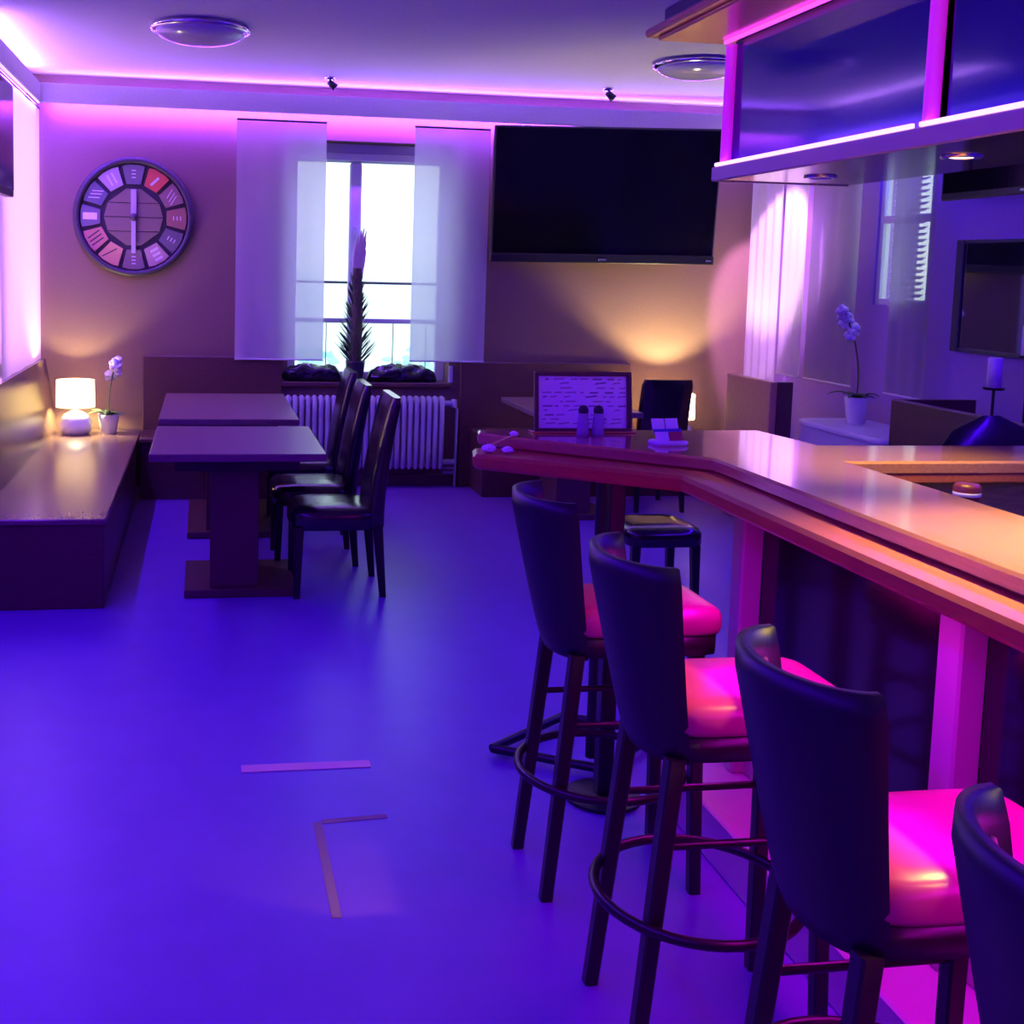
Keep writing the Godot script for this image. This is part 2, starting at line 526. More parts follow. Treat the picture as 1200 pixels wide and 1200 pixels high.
func room() -> void:
	struct("floor", one_box(Vector3(LEFT - 0.3, -0.12, WALL - 0.3), Vector3(RIGHT + 0.3, 0.0, FRONT + 0.3), 0.0), M.floor_vinyl, "smooth grey vinyl floor, deep blue light also tinted into its colour")
	struct("ceiling", one_box(Vector3(LEFT - 0.3, CEIL, WALL - 0.3), Vector3(RIGHT + 0.3, CEIL + 0.15, FRONT + 0.3), 0.0), M.white_paint, "white plaster ceiling fading from pink to violet")
	struct("wall_back", wall_slab(nst(), 0, WALL, WALL - 0.3, LEFT - 0.3, RIGHT + 0.3, 0.0, CEIL, [[0.62, 1.86, 0.79, 2.6]]), M.wall_paint, "taupe painted back wall around the window")
	struct("wall_left", wall_slab(nst(), 1, LEFT, LEFT - 0.3, WALL, FRONT, 0.0, CEIL, []), M.white_paint, "white left wall behind the glowing curtain panel")
	struct("wall_right", wall_slab(nst(), 1, RIGHT, RIGHT + 0.3, WALL, FRONT, 0.0, CEIL, [[-7.16, -6.58, 1.5, 2.45]]), M.violet_tinted_white, "white right wall beyond the bar with violet light tinted into its colour")
	struct("wall_front", one_box(Vector3(LEFT - 0.3, 0, FRONT), Vector3(RIGHT + 0.3, CEIL, FRONT + 0.3), 0.0), M.white_paint, "white wall behind the camera")
	struct("trim_1", one_box(Vector3(LEFT + 0.17, 2.758, WALL + 0.18), Vector3(RIGHT - 0.02, 2.893, WALL + 0.20), 0.003), M.white_paint, "white fascia board hanging along the back wall")
	struct("trim_2", one_box(Vector3(LEFT + 0.17, 2.758, WALL + 0.20), Vector3(LEFT + 0.19, 2.893, 1.6), 0.003), M.white_paint, "white fascia board hanging along the left wall")
	struct("baseboard_back", one_box(Vector3(0.6, 0.0, WALL), Vector3(2.05, 0.09, WALL + 0.018), 0.004), M.dark_wood_across, "dark baseboard under the radiator")
	# floor marks
	var st := nst()
	box(st, Transform3D(Basis(Vector3.UP, 0.0), Vector3(0.346, 0.0015, -3.704)), Vector3(0.43, 0.003, 0.055), 0.001)
	meta(obj("floor_tape", st, M.tape), "tan strip of worn adhesive tape across the open blue floor", "tape")
	st = nst()
	box(st, Transform3D(Basis(Vector3.UP, 0.0), Vector3(0.346, 0.0008, -3.05)), Vector3(0.026, 0.0016, 0.52), 0.0005)
	meta(obj("floor_tape", st, M.old_tape), "faint brown tape residue running lengthwise on the blue floor", "tape")
	st = nst()
	box(st, Transform3D(Basis(Vector3.UP, 0.08), Vector3(0.46, 0.0008, -3.32)), Vector3(0.2, 0.0016, 0.026), 0.0005)
	meta(obj("floor_tape", st, M.old_tape), "short faint brown tape residue crossing beside the longer residue", "tape")

func windows() -> void:
	# back window: frame, mullion, muntins, panes
	var w := thing("window_1", "tall white casement window in the back wall full of white daylight", "window")
	w.set_meta("kind", "structure")
	var z := WALL - 0.22
	var st := nst()
	bx(st, Vector3(0.62, 0.79, z - 0.04), Vector3(0.69, 2.6, z + 0.03))
	bx(st, Vector3(1.79, 0.79, z - 0.04), Vector3(1.86, 2.6, z + 0.03))
	bx(st, Vector3(0.69, 0.79, z - 0.04), Vector3(1.79, 0.86, z + 0.03))
	bx(st, Vector3(0.69, 2.46, z - 0.04), Vector3(1.79, 2.6, z + 0.03))
	obj("window_frame", st, M.frame_white, w)
	obj("head_board", one_box(Vector3(0.66, 2.47, z + 0.03), Vector3(1.82, 2.53, z + 0.07)), M.frame_white, w)
	obj("mullion", one_box(Vector3(1.09, 0.86, z - 0.03), Vector3(1.18, 2.46, z + 0.05), 0.012), M.frame_white, w)
	for y in [1.255]:
		for s in [[0.69, 1.09], [1.18, 1.79]]:
			obj("muntin", one_box(Vector3(s[0], y - 0.018, z - 0.02), Vector3(s[1], y + 0.018, z + 0.02)), M.frame_white, w)
	for s in [[0.69, 1.09], [1.18, 1.79]]:
		obj("pane", one_box(Vector3(s[0], 0.86, z - 0.004), Vector3(s[1], 2.46, z), 0.0), M.glass, w)
	st = nst()
	box(st, Transform3D(Basis(), Vector3(1.135, 1.93, z + 0.065)), Vector3(0.025, 0.10, 0.02), 0.006)
	box(st, Transform3D(Basis(), Vector3(1.135, 1.87, z + 0.085)), Vector3(0.018, 0.14, 0.018), 0.006)
	obj("window_handle", st, M.white_metal, w)
	obj("window_sill", one_box(Vector3(0.5, 0.765, WALL - 0.18), Vector3(1.87, 0.80, WALL + 0.06), 0.006), M.dark_wood_across, w)
	st = nst()
	for s in [[0.505, 0.62], [1.86, 1.89]]:
		bx(st, Vector3(s[0], 0.80, WALL - 0.0), Vector3(s[1] - (0.08 if s[0] < 1.0 else 0.0), 0.93, WALL + 0.02))
	obj("window_surround", st, M.frame_white, w)
	# railing outside
	var r := thing("balcony_railing", "thin dark metal railing outside the back window", "railing", Vector3(0, 0, WALL - 0.5))
	obj("handrail", one_box(Vector3(0.3, 1.535, -0.015), Vector3(2.2, 1.556, 0.015), 0.003), M.black_plastic, r)
	obj("bottom_rail", one_box(Vector3(0.3, 0.7, -0.01), Vector3(2.2, 0.715, 0.01), 0.003), M.black_plastic, r)
	for i in 7:
		var x := 0.42 + i * 0.27
		obj("baluster", tube(nst(), [Vector3(x, 0.7, 0), Vector3(x, 1.24, 0)], 0.004, 6), M.dark_metal, r)
	obj("lower_rail", one_box(Vector3(0.3, 1.235, -0.008), Vector3(2.2, 1.25, 0.008), 0.002), M.dark_metal, r)
	for x in [0.45, 2.05]:
		obj("bracket", one_box(Vector3(x, 1.50, -0.012), Vector3(x + 0.03, 1.535, 0.2), 0.002), M.dark_metal, r)
	# pale hedge outside
	var rng := RandomNumberGenerator.new()
	rng.seed = 4
	mat("hedge_leaf", lin(0.6, 0.9, 0.88), 0.8)
	st = nst()
	for i in 26:
		var c := Vector3(-1.5 + i * 0.24 + rng.randf_range(-0.1, 0.1), rng.randf_range(-0.3, 0.55), -12.5 + rng.randf_range(-0.4, 0.4))
		for k in 26:
			var d := Vector3(rng.randf_range(-1, 1), rng.randf_range(-1, 1), rng.randf_range(-1, 1)).normalized()
			box(st, Transform3D(Basis(d, rng.randf() * 6.0), c + d * rng.randf_range(0.15, 0.34)), Vector3(0.12, 0.02, 0.08), 0.0)
	meta(obj("hedge", st, M.hedge_leaf), "pale hedge outside low beyond the back window", "hedge", "", "stuff")
	# right window with venetian blind
	var w3 := thing("window_2", "narrow bright window with slatted blind in the right wall", "window")
	w3.set_meta("kind", "structure")
	var x3 := RIGHT + 0.04
	st = nst()
	bx(st, Vector3(x3 - 0.025, 1.5, -7.16), Vector3(x3 + 0.03, 2.45, -7.12))
	bx(st, Vector3(x3 - 0.025, 1.5, -6.62), Vector3(x3 + 0.03, 2.45, -6.58))
	bx(st, Vector3(x3 - 0.025, 1.5, -7.12), Vector3(x3 + 0.03, 1.54, -6.62))
	bx(st, Vector3(x3 - 0.025, 2.41, -7.12), Vector3(x3 + 0.03, 2.45, -6.62))
	bx(st, Vector3(x3 - 0.025, 2.03, -7.12), Vector3(x3 + 0.025, 2.08, -6.62))
	obj("window_frame", st, M.frame_white, w3)
	obj("pane", one_box(Vector3(x3 - 0.002, 1.54, -7.12), Vector3(x3 + 0.002, 2.41, -6.62), 0.0), M.glass, w3)
	var bl := thing("venetian_blind", "pale slatted blind half closing the right window", "blind", Vector3(RIGHT - 0.025, 1.49, -6.765))
	var slat := nst()
	box(slat, Transform3D(Basis(Vector3.BACK, 0.6), Vector3.ZERO), Vector3(0.034, 0.002, 0.33), 0.0005)
	slat.generate_normals()
	var sm := slat.commit()
	for i in 23:
		var o := MeshInstance3D.new()
		o.name = "slat"
		o.mesh = sm
		o.material_override = M.frame_white
		o.position = Vector3(0, 0.04 + i * 0.038, 0)
		bl.add_child(o, true)
	obj("bottom_bar", one_box(Vector3(-0.015, 0.0, -0.165), Vector3(0.015, 0.018, 0.165)), M.frame_white, bl)
	obj("head_rail", one_box(Vector3(-0.02, 0.915, -0.165), Vector3(0.02, 0.95, 0.165)), M.frame_white, bl)

# ---------------------------------------------------------------- the bar
func bar() -> void:
	var b := thing("bar_counter", "long varnished wooden bar counter with a stepped armrest and pointed far end", "bar counter")
	var NEAR := -0.7   # depth behind the camera plane where the bar goes on
	var top := [[1.43, NEAR], [1.435, 3.085], [0.965, 3.485], [0.872, 3.60], [0.885, 3.665], [1.86, 3.665], [1.90, 3.33], [3.3, 3.315], [3.3, 3.02], [1.81, 3.02], [1.80, NEAR]]
	obj("countertop", prism(nst(), top, 1.099, 1.139, 0.007), M.bar_wood, b)
	var arm := [[1.316, NEAR], [1.318, 3.03], [0.832, 3.395], [0.815, 3.42], [0.84, 3.54], [0.93, 3.54], [1.40, 3.18], [1.50, 3.10], [1.50, NEAR]]
	obj("armrest", prism(nst(), arm, 1.052, 1.098, 0.010), M.bar_wood_red, b)
	# front: glossy black panels between posts
	for s in [[NEAR, 0.28], [0.30, 1.20], [1.22, 2.17], [2.28, 3.17]]:
		obj("front_panel", one_box(Vector3(1.65, 0.15, -s[1]), Vector3(1.68, 1.052, -s[0]), 0.004), M.black_gloss, b)
	for d in [0.29, 1.21, 2.225, 3.235]:
		var st := nst()
		bx(st, Vector3(1.605, 0.15, -d - 0.05), Vector3(1.66, 1.052, -d + 0.002), 0.006)
		bx(st, Vector3(1.592, 0.15, -d + 0.002), Vector3(1.66, 1.052, -d + 0.05), 0.006)
		obj("pilaster", st, M.pilaster_paint, b, "pale square post lit magenta")
	obj("end_panel", one_box(Vector3(1.66, 0.15, -3.30), Vector3(1.82, 1.098, -3.27)), M.black_gloss, b)
	obj("inner_front", one_box(Vector3(1.83, 0.1, -3.28), Vector3(3.28, 1.098, -3.06)), M.inner_panel, b)
	obj("inner_edge", one_box(Vector3(1.815, 1.075, -3.05), Vector3(3.29, 1.104, -3.022), 0.004), M.bar_wood_red, b)
	obj("inner_back", one_box(Vector3(1.76, 0.1, -3.0), Vector3(1.79, 1.098, -NEAR), 0.002), M.inner_panel, b)
	obj("worktop", one_box(Vector3(1.80, 0.89, -3.05), Vector3(3.28, 0.93, -2.70)), M.inner_panel, b)
	obj("foot_platform", one_box(Vector3(1.425, 0.0, -3.34), Vector3(1.70, 0.15, -NEAR), 0.006), mat("platform_paint", lin(0.62, 0.36, 0.52), 0.45), b)
	obj("plinth_strip", one_box(Vector3(1.632, 0.15, -3.30), Vector3(1.65, 0.21, -NEAR), 0.004), M.pilaster_paint, b)
	obj("support_post", one_box(Vector3(1.235, 0.02, -3.405), Vector3(1.285, 1.052, -3.355), 0.004), M.black_plastic, b)
	obj("post_plate", lathe(nst(), [Vector2(0.0, 0.0), Vector2(0.12, 0.0), Vector2(0.12, 0.012), Vector2(0.03, 0.022), Vector2(0.0, 0.022)], Vector3(1.26, 0, -3.38), 28, true), M.dark_metal, b)
	var fr := [Vector3(0.985, 0.03, -3.72), Vector3(1.318, 0.03, -3.98), Vector3(1.62, 0.03, -3.79), Vector3(1.294, 0.03, -3.53)]
	var st2 := nst()
	for i in 4:
		tube(st2, [fr[i], fr[(i + 1) % 4]], 0.016, 8)
	obj("foot_frame", st2, M.dark_metal, b, "dark tubular foot frame under the pointed end")
	var mid: Vector3 = (fr[0] + fr[2]) * 0.5
	obj("support_post", tube(nst(), [Vector3(mid.x, 0.03, -3.62), Vector3(mid.x, 1.098, -3.62)], 0.02, 12), M.dark_metal, b)
	# magenta strip under the counter
	var l := thing("led_strip", "magenta LED strip under the bar armrest lighting the stool seats", "led strip")
	obj("diffuser", one_box(Vector3(1.375, 1.036, -3.0), Vector3(1.40, 1.051, -NEAR), 0.002), M.led_magenta, l)
	strip_light("strip_light", Vector3(1.385, 1.030, -1.15), Vector3(-0.25, -1, 0), Vector3(0, 0, 1), Vector2(0.02, 3.6), lin(0.93, 0.0, 1.0), 2.0, l)

func canopy() -> void:
	var c := thing("bar_canopy", "hanging bar canopy with dark blue lacquered panels and a stepped crown", "canopy")
	var X0 := 1.735
	var X1 := 2.24
	var END := -3.84
	var N := 1.0
	obj("underside_board", one_box(Vector3(X0 + 0.01, 1.985, END), Vector3(X1, 2.005, N), 0.003), M.black_gloss, c)
	obj("lower_fascia", one_box(Vector3(X0 - 0.008, 1.982, END - 0.004), Vector3(X0 + 0.012, 2.03, N), 0.003), M.pilaster_paint, c)
	obj("lower_fascia", one_box(Vector3(X0, 1.982, END - 0.012), Vector3(X1, 2.03, END + 0.004), 0.003), M.pilaster_paint, c)
	for s in [[-3.80, -2.70], [-2.62, -1.55], [-1.47, -0.4], [-0.32, 0.9]]:
		obj("front_panel", one_box(Vector3(X0 + 0.035, 2.03, s[0]), Vector3(X0 + 0.06, 2.45, s[1]), 0.004), M.lacquer_blue, c)
	obj("end_panel", one_box(Vector3(X0 + 0.05, 2.03, END + 0.015), Vector3(X1, 2.45, END + 0.04), 0.004), M.lacquer_blue, c)
	obj("back_panel", one_box(Vector3(X1 - 0.03, 2.0, END + 0.03), Vector3(X1, 2.45, N), 0.004), M.crown_dark, c)
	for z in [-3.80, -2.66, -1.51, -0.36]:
		obj("glowing_post", tube(nst(), [Vector3(X0 + 0.022, 2.03, z), Vector3(X0 + 0.024, 2.436, z)], 0.02, 14), M.glowing_post, c, "round post glowing magenta")
	var st := nst()
	bx(st, Vector3(1.485, 2.463, END - 0.06), Vector3(X1 + 0.05, 2.492, N), 0.008)
	bx(st, Vector3(1.52, 2.45, END - 0.03), Vector3(X1 + 0.02, 2.465, N), 0.006)
	obj("crown_soffit", st, M.warm_lit_lacquer, c)
	st = nst()
	bx(st, Vector3(1.535, 2.49, END - 0.02), Vector3(X1 + 0.02, 2.56, N), 0.01)
	bx(st, Vector3(1.575, 2.56, END + 0.02), Vector3(X1, CEIL - 0.001, N), 0.01)
	obj("crown_board", st, M.crown_dark, c)
	# LED lines
	var l := thing("led_strip", "pink white LED line along the lower edge of the bar canopy", "led strip")
	for s in [[-3.82, -2.69], [-2.66, 0.9]]:
		obj("diffuser", one_box(Vector3(X0 - 0.010, 2.0305, s[0]), Vector3(X0 + 0.001, 2.042, s[1]), 0.002), M.led_magenta_white, l)
	strip_light("strip_light", Vector3(X0 - 0.012, 2.036, -1.5), Vector3(-1, 0, 0), Vector3(0, 0, 1), Vector2(0.012, 4.6), lin(1.0000, 0.0000, 1.0000), 0.120, l)
	strip_light("strip_light", Vector3(X0 + 0.008, 2.044, -1.5), Vector3(0.2, 1, 0), Vector3(0, 0, 1), Vector2(0.012, 4.6), lin(0.2500, 0.0000, 1.0000), 0.400, l)
	var k := thing("led_strip", "magenta LED line under the crown of the bar canopy", "led strip")
	obj("diffuser", one_box(Vector3(X0 - 0.008, 2.437, -3.8), Vector3(X0 + 0.006, 2.448, 0.9), 0.002), M.led_magenta, k)
	strip_light("strip_light", Vector3(X0 - 0.008, 2.443, -1.5), Vector3(-1, -0.2, 0), Vector3(0, 0, 1), Vector2(0.01, 4.6), lin(1.0000, 0.0000, 1.0000), 0.060, k)
	# recessed downlights
	var warm := lin(1.0, 0.68, 0.12)
	var spots := [[-2.84, true, "lit recessed downlight under the bar canopy, in view near the right edge"], [-3.555, false, "unlit recessed downlight under the far end of the bar canopy"], [-1.95, true, "lit recessed downlight over the bar counter, out past the right edge"], [-1.05, true, "lit recessed downlight nearest the camera over the bar"]]
	for s in spots:
		var d := thing("recessed_downlight", s[2], "downlight", Vector3(1.972, 1.985, s[0]), 0.0, "downlights under the bar canopy")
		obj("rim", lathe(nst(), [Vector2(0.034, 0.0), Vector2(0.036, -0.006), Vector2(0.05, -0.006), Vector2(0.052, 0.0)], Vector3.ZERO, 28), M.chrome, d)
		obj("lens", lathe(nst(), [Vector2(0.036, -0.001), Vector2(0.03, -0.004), Vector2(0.0, -0.005)], Vector3.ZERO, 24), M.downlight_face if s[1] else M.black_gloss, d)
		if s[1]:
			spot("downlight_beam", Vector3(0, -0.02, 0), Vector3(-0.33, -1, 0.0) if s[0] > -2.5 else Vector3(0.0, -1, -0.1), 38.0, 1.0, warm, 2.2 if s[0] < -2.5 else (7.0 if s[0] < -1.5 else 2.5), 0.03, d)

# ---------------------------------------------------------------- bar stools
func make_stool(label: String) -> Node3D:
	var t := thing("bar_stool", label, "bar stool", Vector3.ZERO, 0.0, "bar stools along the counter")
	# seat faces +x
	obj("seat", cushion(nst(), Vector3(0.065, 0, 0), 0.21, 0.158, [[0.02, 0.708], [0.004, 0.712], [0.0, 0.722], [0.0, 0.752], [0.006, 0.768], [0.02, 0.777], [0.05, 0.782], [0.11, 0.784]], 7.0, 48), M.red_leather, t)
	obj("seat_frame", cushion(nst(), Vector3(0.06, 0, 0), 0.205, 0.15, [[0.012, 0.652], [0.0, 0.656], [0.0, 0.708], [0.01, 0.71]], 7.0, 40), M.stool_wood, t)
	# wrap-round back: outer shell and red inner pad
	var shell := func(inset: float, thick: float, y_low: float, y_high: float, reach: float) -> SurfaceTool:
		var st := nst()
		var nu := 24
		var rings := []
		for i in nu + 1:
			var u := (-1.0 + 2.0 * i / nu) * reach
			var ring := []
			var front := []
			var ny := 12
			for j in ny + 1:
				var v := float(j) / ny
				var y: float = lerp(y_low, y_high, v)
				var q := maxf(0.0, (y - 0.66) / 0.41)
				var half: float = lerp(0.138, 0.178, pow(q, 0.85))
				var rear: float = lerp(-0.185, -0.285, pow(q, 0.9))
				var wrap: float = lerp(0.085, 0.125, q)
				var a: float = u * PI * 0.5
				var z := half * sin(a * 0.98)
				var x := rear + wrap * (1.0 - cos(a))
				var nx := -cos(a)
				var nz := sin(a)
				var edge: float = 1.0
				if v > 0.96 or v < 0.02: edge = 0.55
				var mx := x - nx * (inset + thick * 0.5)
				var mz := z - nz * (inset + thick * 0.5)
				ring.append(Vector3(mx + nx * thick * 0.5 * edge, y, mz + nz * thick * 0.5 * edge))
				front.append(Vector3(mx - nx * thick * 0.5 * edge, y, mz - nz * thick * 0.5 * edge))
			front.reverse()
			ring.append_array(front)
			rings.append(ring)
		loft(st, rings, true, true)
		return st
	obj("back_shell", shell.call(0.0, 0.036, 0.645, 1.07, 1.0), M.shell_leather, t)
	obj("back_pad", shell.call(0.034, 0.012, 0.76, 1.03, 0.72), M.red_leather, t, "red padded inside of the back")
	for s in [-1, 1]:
		var st := nst()
		loft(st, leg_rings(Vector3(-0.13, 0.66, s * 0.125), Vector3(-0.195, 0.0, s * 0.142), 0.019, 0.016), false)
		obj("leg", st, M.stool_wood, t)
		st = nst()
		loft(st, leg_rings(Vector3(0.20, 0.66, s * 0.125), Vector3(0.215, 0.0, s * 0.15), 0.019, 0.016), false)
		obj("leg", st, M.stool_wood, t)
	var ring := []
	for k in 40:
		var a := TAU * k / 40
		ring.append(Vector3(-0.01 + 0.225 * cos(a), 0.30, 0.225 * sin(a)))
	obj("foot_ring", tube(nst(), ring, 0.012, 8, true), M.stool_wood, t)
	for s in [-1, 1]:
		obj("stretcher", tube(nst(), [Vector3(-0.145, 0.47, s * 0.13), Vector3(0.204, 0.47, s * 0.132)], 0.009, 8), M.stool_wood, t)
	obj("stretcher", tube(nst(), [Vector3(0.204, 0.52, -0.13), Vector3(0.204, 0.52, 0.13)], 0.009, 8), M.stool_wood, t)
	return t

func leg_rings(a: Vector3, b: Vector3, ra: float, rb: float) -> Array:
	var out := []
	for k in [0.0, 0.5, 1.0]:
		var p: Vector3 = a.lerp(b, k)
		var r: float = lerp(ra, rb, k)
		out.append([p + Vector3(-r, 0, -r * 0.75), p + Vector3(-r * 0.75, 0, -r), p + Vector3(r * 0.75, 0, -r), p + Vector3(r, 0, -r * 0.75), p + Vector3(r, 0, r * 0.75), p + Vector3(r * 0.75, 0, r), p + Vector3(-r * 0.75, 0, r), p + Vector3(-r, 0, r * 0.75)])
	return out

func stools() -> void:
	var s := make_stool("dark tub-backed bar stool with red seat, farthest of the row at the counter's corner")
	s.position = Vector3(1.10, 0, -2.96)
	copy_of(s, "dark tub-backed bar stool with red seat, second from the far corner, foot ring in view", Vector3(1.10, 0, -2.315))
	copy_of(s, "dark tub-backed bar stool with brightly lit magenta seat, second nearest the camera", Vector3(1.11, 0, -1.62))
	copy_of(s, "dark tub-backed bar stool nearest the camera, cut off by the right edge", Vector3(1.075, 0, -1.01))

# ---------------------------------------------------------------- wall benches
func benches() -> void:
	var b := thing("wall_bench", "dark wooden wall bench running along the left wall towards the lamp", "bench")
	obj("seat_board", one_box(Vector3(-1.06, 0.41, -8.68), Vector3(-0.455, 0.44, -5.565), 0.005), M.bench_seat_wood, b)
	obj("front_panel", one_box(Vector3(-0.49, 0.0, -8.15), Vector3(-0.465, 0.41, -5.60)), M.dark_wood, b)
	obj("end_panel", one_box(Vector3(-1.28, 0.0, -5.60), Vector3(-0.465, 0.41, -5.575)), M.dark_wood_across, b)
	var st := nst()
	loft(st, [[Vector3(-1.055, 0.44, -8.69), Vector3(-1.14, 0.955, -8.69), Vector3(-1.20, 0.955, -8.69), Vector3(-1.20, 0.0, -8.69), Vector3(-1.055, 0.0, -8.69)], [Vector3(-1.055, 0.44, -5.57), Vector3(-1.14, 0.955, -5.57), Vector3(-1.20, 0.955, -5.57), Vector3(-1.20, 0.0, -5.57), Vector3(-1.055, 0.0, -5.57)]], false)
	obj("backrest", st, M.oak_dark if M.has("oak_dark") else M.bench_seat_wood, b)
	b = thing("wall_bench", "dark high-backed wall bench on the back wall left of the window", "bench")
	obj("seat_board", one_box(Vector3(-0.445, 0.41, -8.64), Vector3(0.55, 0.44, -8.17), 0.005), M.dark_wood_across, b)
	obj("front_panel", one_box(Vector3(-0.44, 0.0, -8.25), Vector3(0.545, 0.41, -8.22)), M.dark_wood_across, b)
	obj("backrest", one_box(Vector3(-0.445, 0.0, -8.70), Vector3(0.575, 0.985, -8.645), 0.006), M.dark_wood_across, b)
	b = thing("wall_bench", "dark high-backed wall bench on the back wall under the large television", "bench")
	obj("seat_board", one_box(Vector3(2.02, 0.42, -8.64), Vector3(3.9, 0.46, -8.17), 0.005), M.dark_wood_across, b)
	obj("front_panel", one_box(Vector3(2.05, 0.0, -8.25), Vector3(3.88, 0.42, -8.22)), M.dark_wood_across, b)
	obj("end_panel", one_box(Vector3(2.03, 0.0, -8.64), Vector3(2.055, 0.42, -8.22)), M.dark_wood_across, b)
	obj("backrest", one_box(Vector3(1.94, 0.0, -8.70), Vector3(3.3, 0.965, -8.645), 0.006), M.dark_wood_across, b)

# ---------------------------------------------------------------- tables and chairs
func make_table(called: String, label: String, x0: float, x1: float, d0: float, d1: float) -> Node3D:
	var c := Vector3((x0 + x1) * 0.5, 0, -(d0 + d1) * 0.5)
	var t := thing(called, label, "table", c, 0.0, "dark wooden dining tables")
	var hx := (x1 - x0) * 0.5
	var hz := (d1 - d0) * 0.5
	obj("tabletop", one_box(Vector3(-hx, 0.722, -hz), Vector3(hx, 0.76, hz), 0.004), M.table_wood, t)
	obj("under_frame", one_box(Vector3(-hx + 0.12, 0.66, -hz + 0.1), Vector3(hx - 0.12, 0.722, hz - 0.1)), M.stool_wood, t)
	var st := nst()
	bx(st, Vector3(-0.13, 0.04, -hz + 0.26), Vector3(0.11, 0.66, hz - 0.24), 0.004)
	obj("column", st, M.dark_wood, t)
	obj("foot_plate", one_box(Vector3(-hx + 0.165, 0.0, -hz + 0.18), Vector3(hx - 0.12, 0.042, hz - 0.2), 0.005), M.dark_wood, t)
	return t

func make_chair(label: String) -> Node3D:
	var t := thing("dining_chair", label, "chair", Vector3.ZERO, 0.0, "black leather dining chairs")
	# faces -x; base centre at the origin
	obj("seat", cushion(nst(), Vector3(-0.02, 0, 0), 0.225, 0.222, [[0.01, 0.345], [0.0, 0.355], [0.0, 0.42], [0.008, 0.44], [0.025, 0.452], [0.07, 0.462], [0.14, 0.466]], 6.0, 40), M.black_leather, t)
	var rings := []
	for i in 15:
		var v := float(i) / 14.0
		var y: float = lerp(0.36, 1.015, v)
		var x: float = 0.185 + 0.095 * pow(v, 1.6)
		var th: float = lerp(0.045, 0.028, v)
		var hw := 0.215
		if v > 0.93: th *= 0.7; hw -= 0.012
		var ring := []
		for k in 24:
			var a := TAU * k / 24
			var r := pow(pow(absf(cos(a)), 6.0) + pow(absf(sin(a)), 6.0), -1.0 / 6.0)
			ring.append(Vector3(x + cos(a) * r * th, y, sin(a) * r * hw))
		rings.append(ring)
	var st := nst()
	loft(st, rings)
	obj("backrest", st, M.black_leather, t)
	for s in [-1, 1]:
		st = nst()
		loft(st, leg_rings(Vector3(-0.205, 0.36, s * 0.195), Vector3(-0.212, 0.0, s * 0.2), 0.024, 0.016), false)
		obj("leg", st, M.stool_wood, t)
		st = nst()
		var lr := leg_rings(Vector3(0.19, 0.38, s * 0.19), Vector3(0.225, 0.0, s * 0.2), 0.026, 0.016)
		loft(st, lr, false)
		obj("leg", st, M.stool_wood, t)
	return t

func tables_and_chairs() -> void:
	make_table("dining_table", "dark wooden table nearest the camera, beside the left bench", -0.255, 0.59, 5.515, 6.50)
	make_table("dining_table", "dark wooden table behind the nearer one, pushed up to the back bench", -0.26, 0.56, 6.80, 8.20)
	make_table("dining_table", "dark wooden table behind the menu board, in front of the right back bench", 2.12, 2.85, 7.2, 8.1)
	var c := make_chair("black leather chair nearest the camera at the left tables")
	c.position = Vector3(0.68, 0, -5.885)
	copy_of(c, "black leather chair pushed in close at the left tables, second from the camera", Vector3(0.62, 0, -6.50))
	copy_of(c, "black leather chair farthest from the camera at the left tables, near the radiator", Vector3(0.64, 0, -7.27))
	var back := copy_of(c, "black leather chair turned away beside the menu board, its back above the bar counter", Vector3(3.17, 0, -7.86), -PI / 2)
	back.scale = Vector3(1.0, 0.93, 0.84)
	var st := thing("low_stool", "low black padded stool seen through the gap under the bar's pointed end", "stool", Vector3(2.2, 0, -5.35))
	obj("seat", cushion(nst(), Vector3.ZERO, 0.19, 0.19, [[0.01, 0.36], [0.0, 0.37], [0.0, 0.42], [0.01, 0.44], [0.05, 0.455], [0.11, 0.46]], 6.0, 36), M.black_leather, st)
	for sx in [-1, 1]:
		for sz in [-1, 1]:
			var lg := nst()
			loft(lg, leg_rings(Vector3(sx * 0.15, 0.37, sz * 0.15), Vector3(sx * 0.16, 0, sz * 0.16), 0.022, 0.016), false)
			obj("leg", lg, M.stool_wood, st)

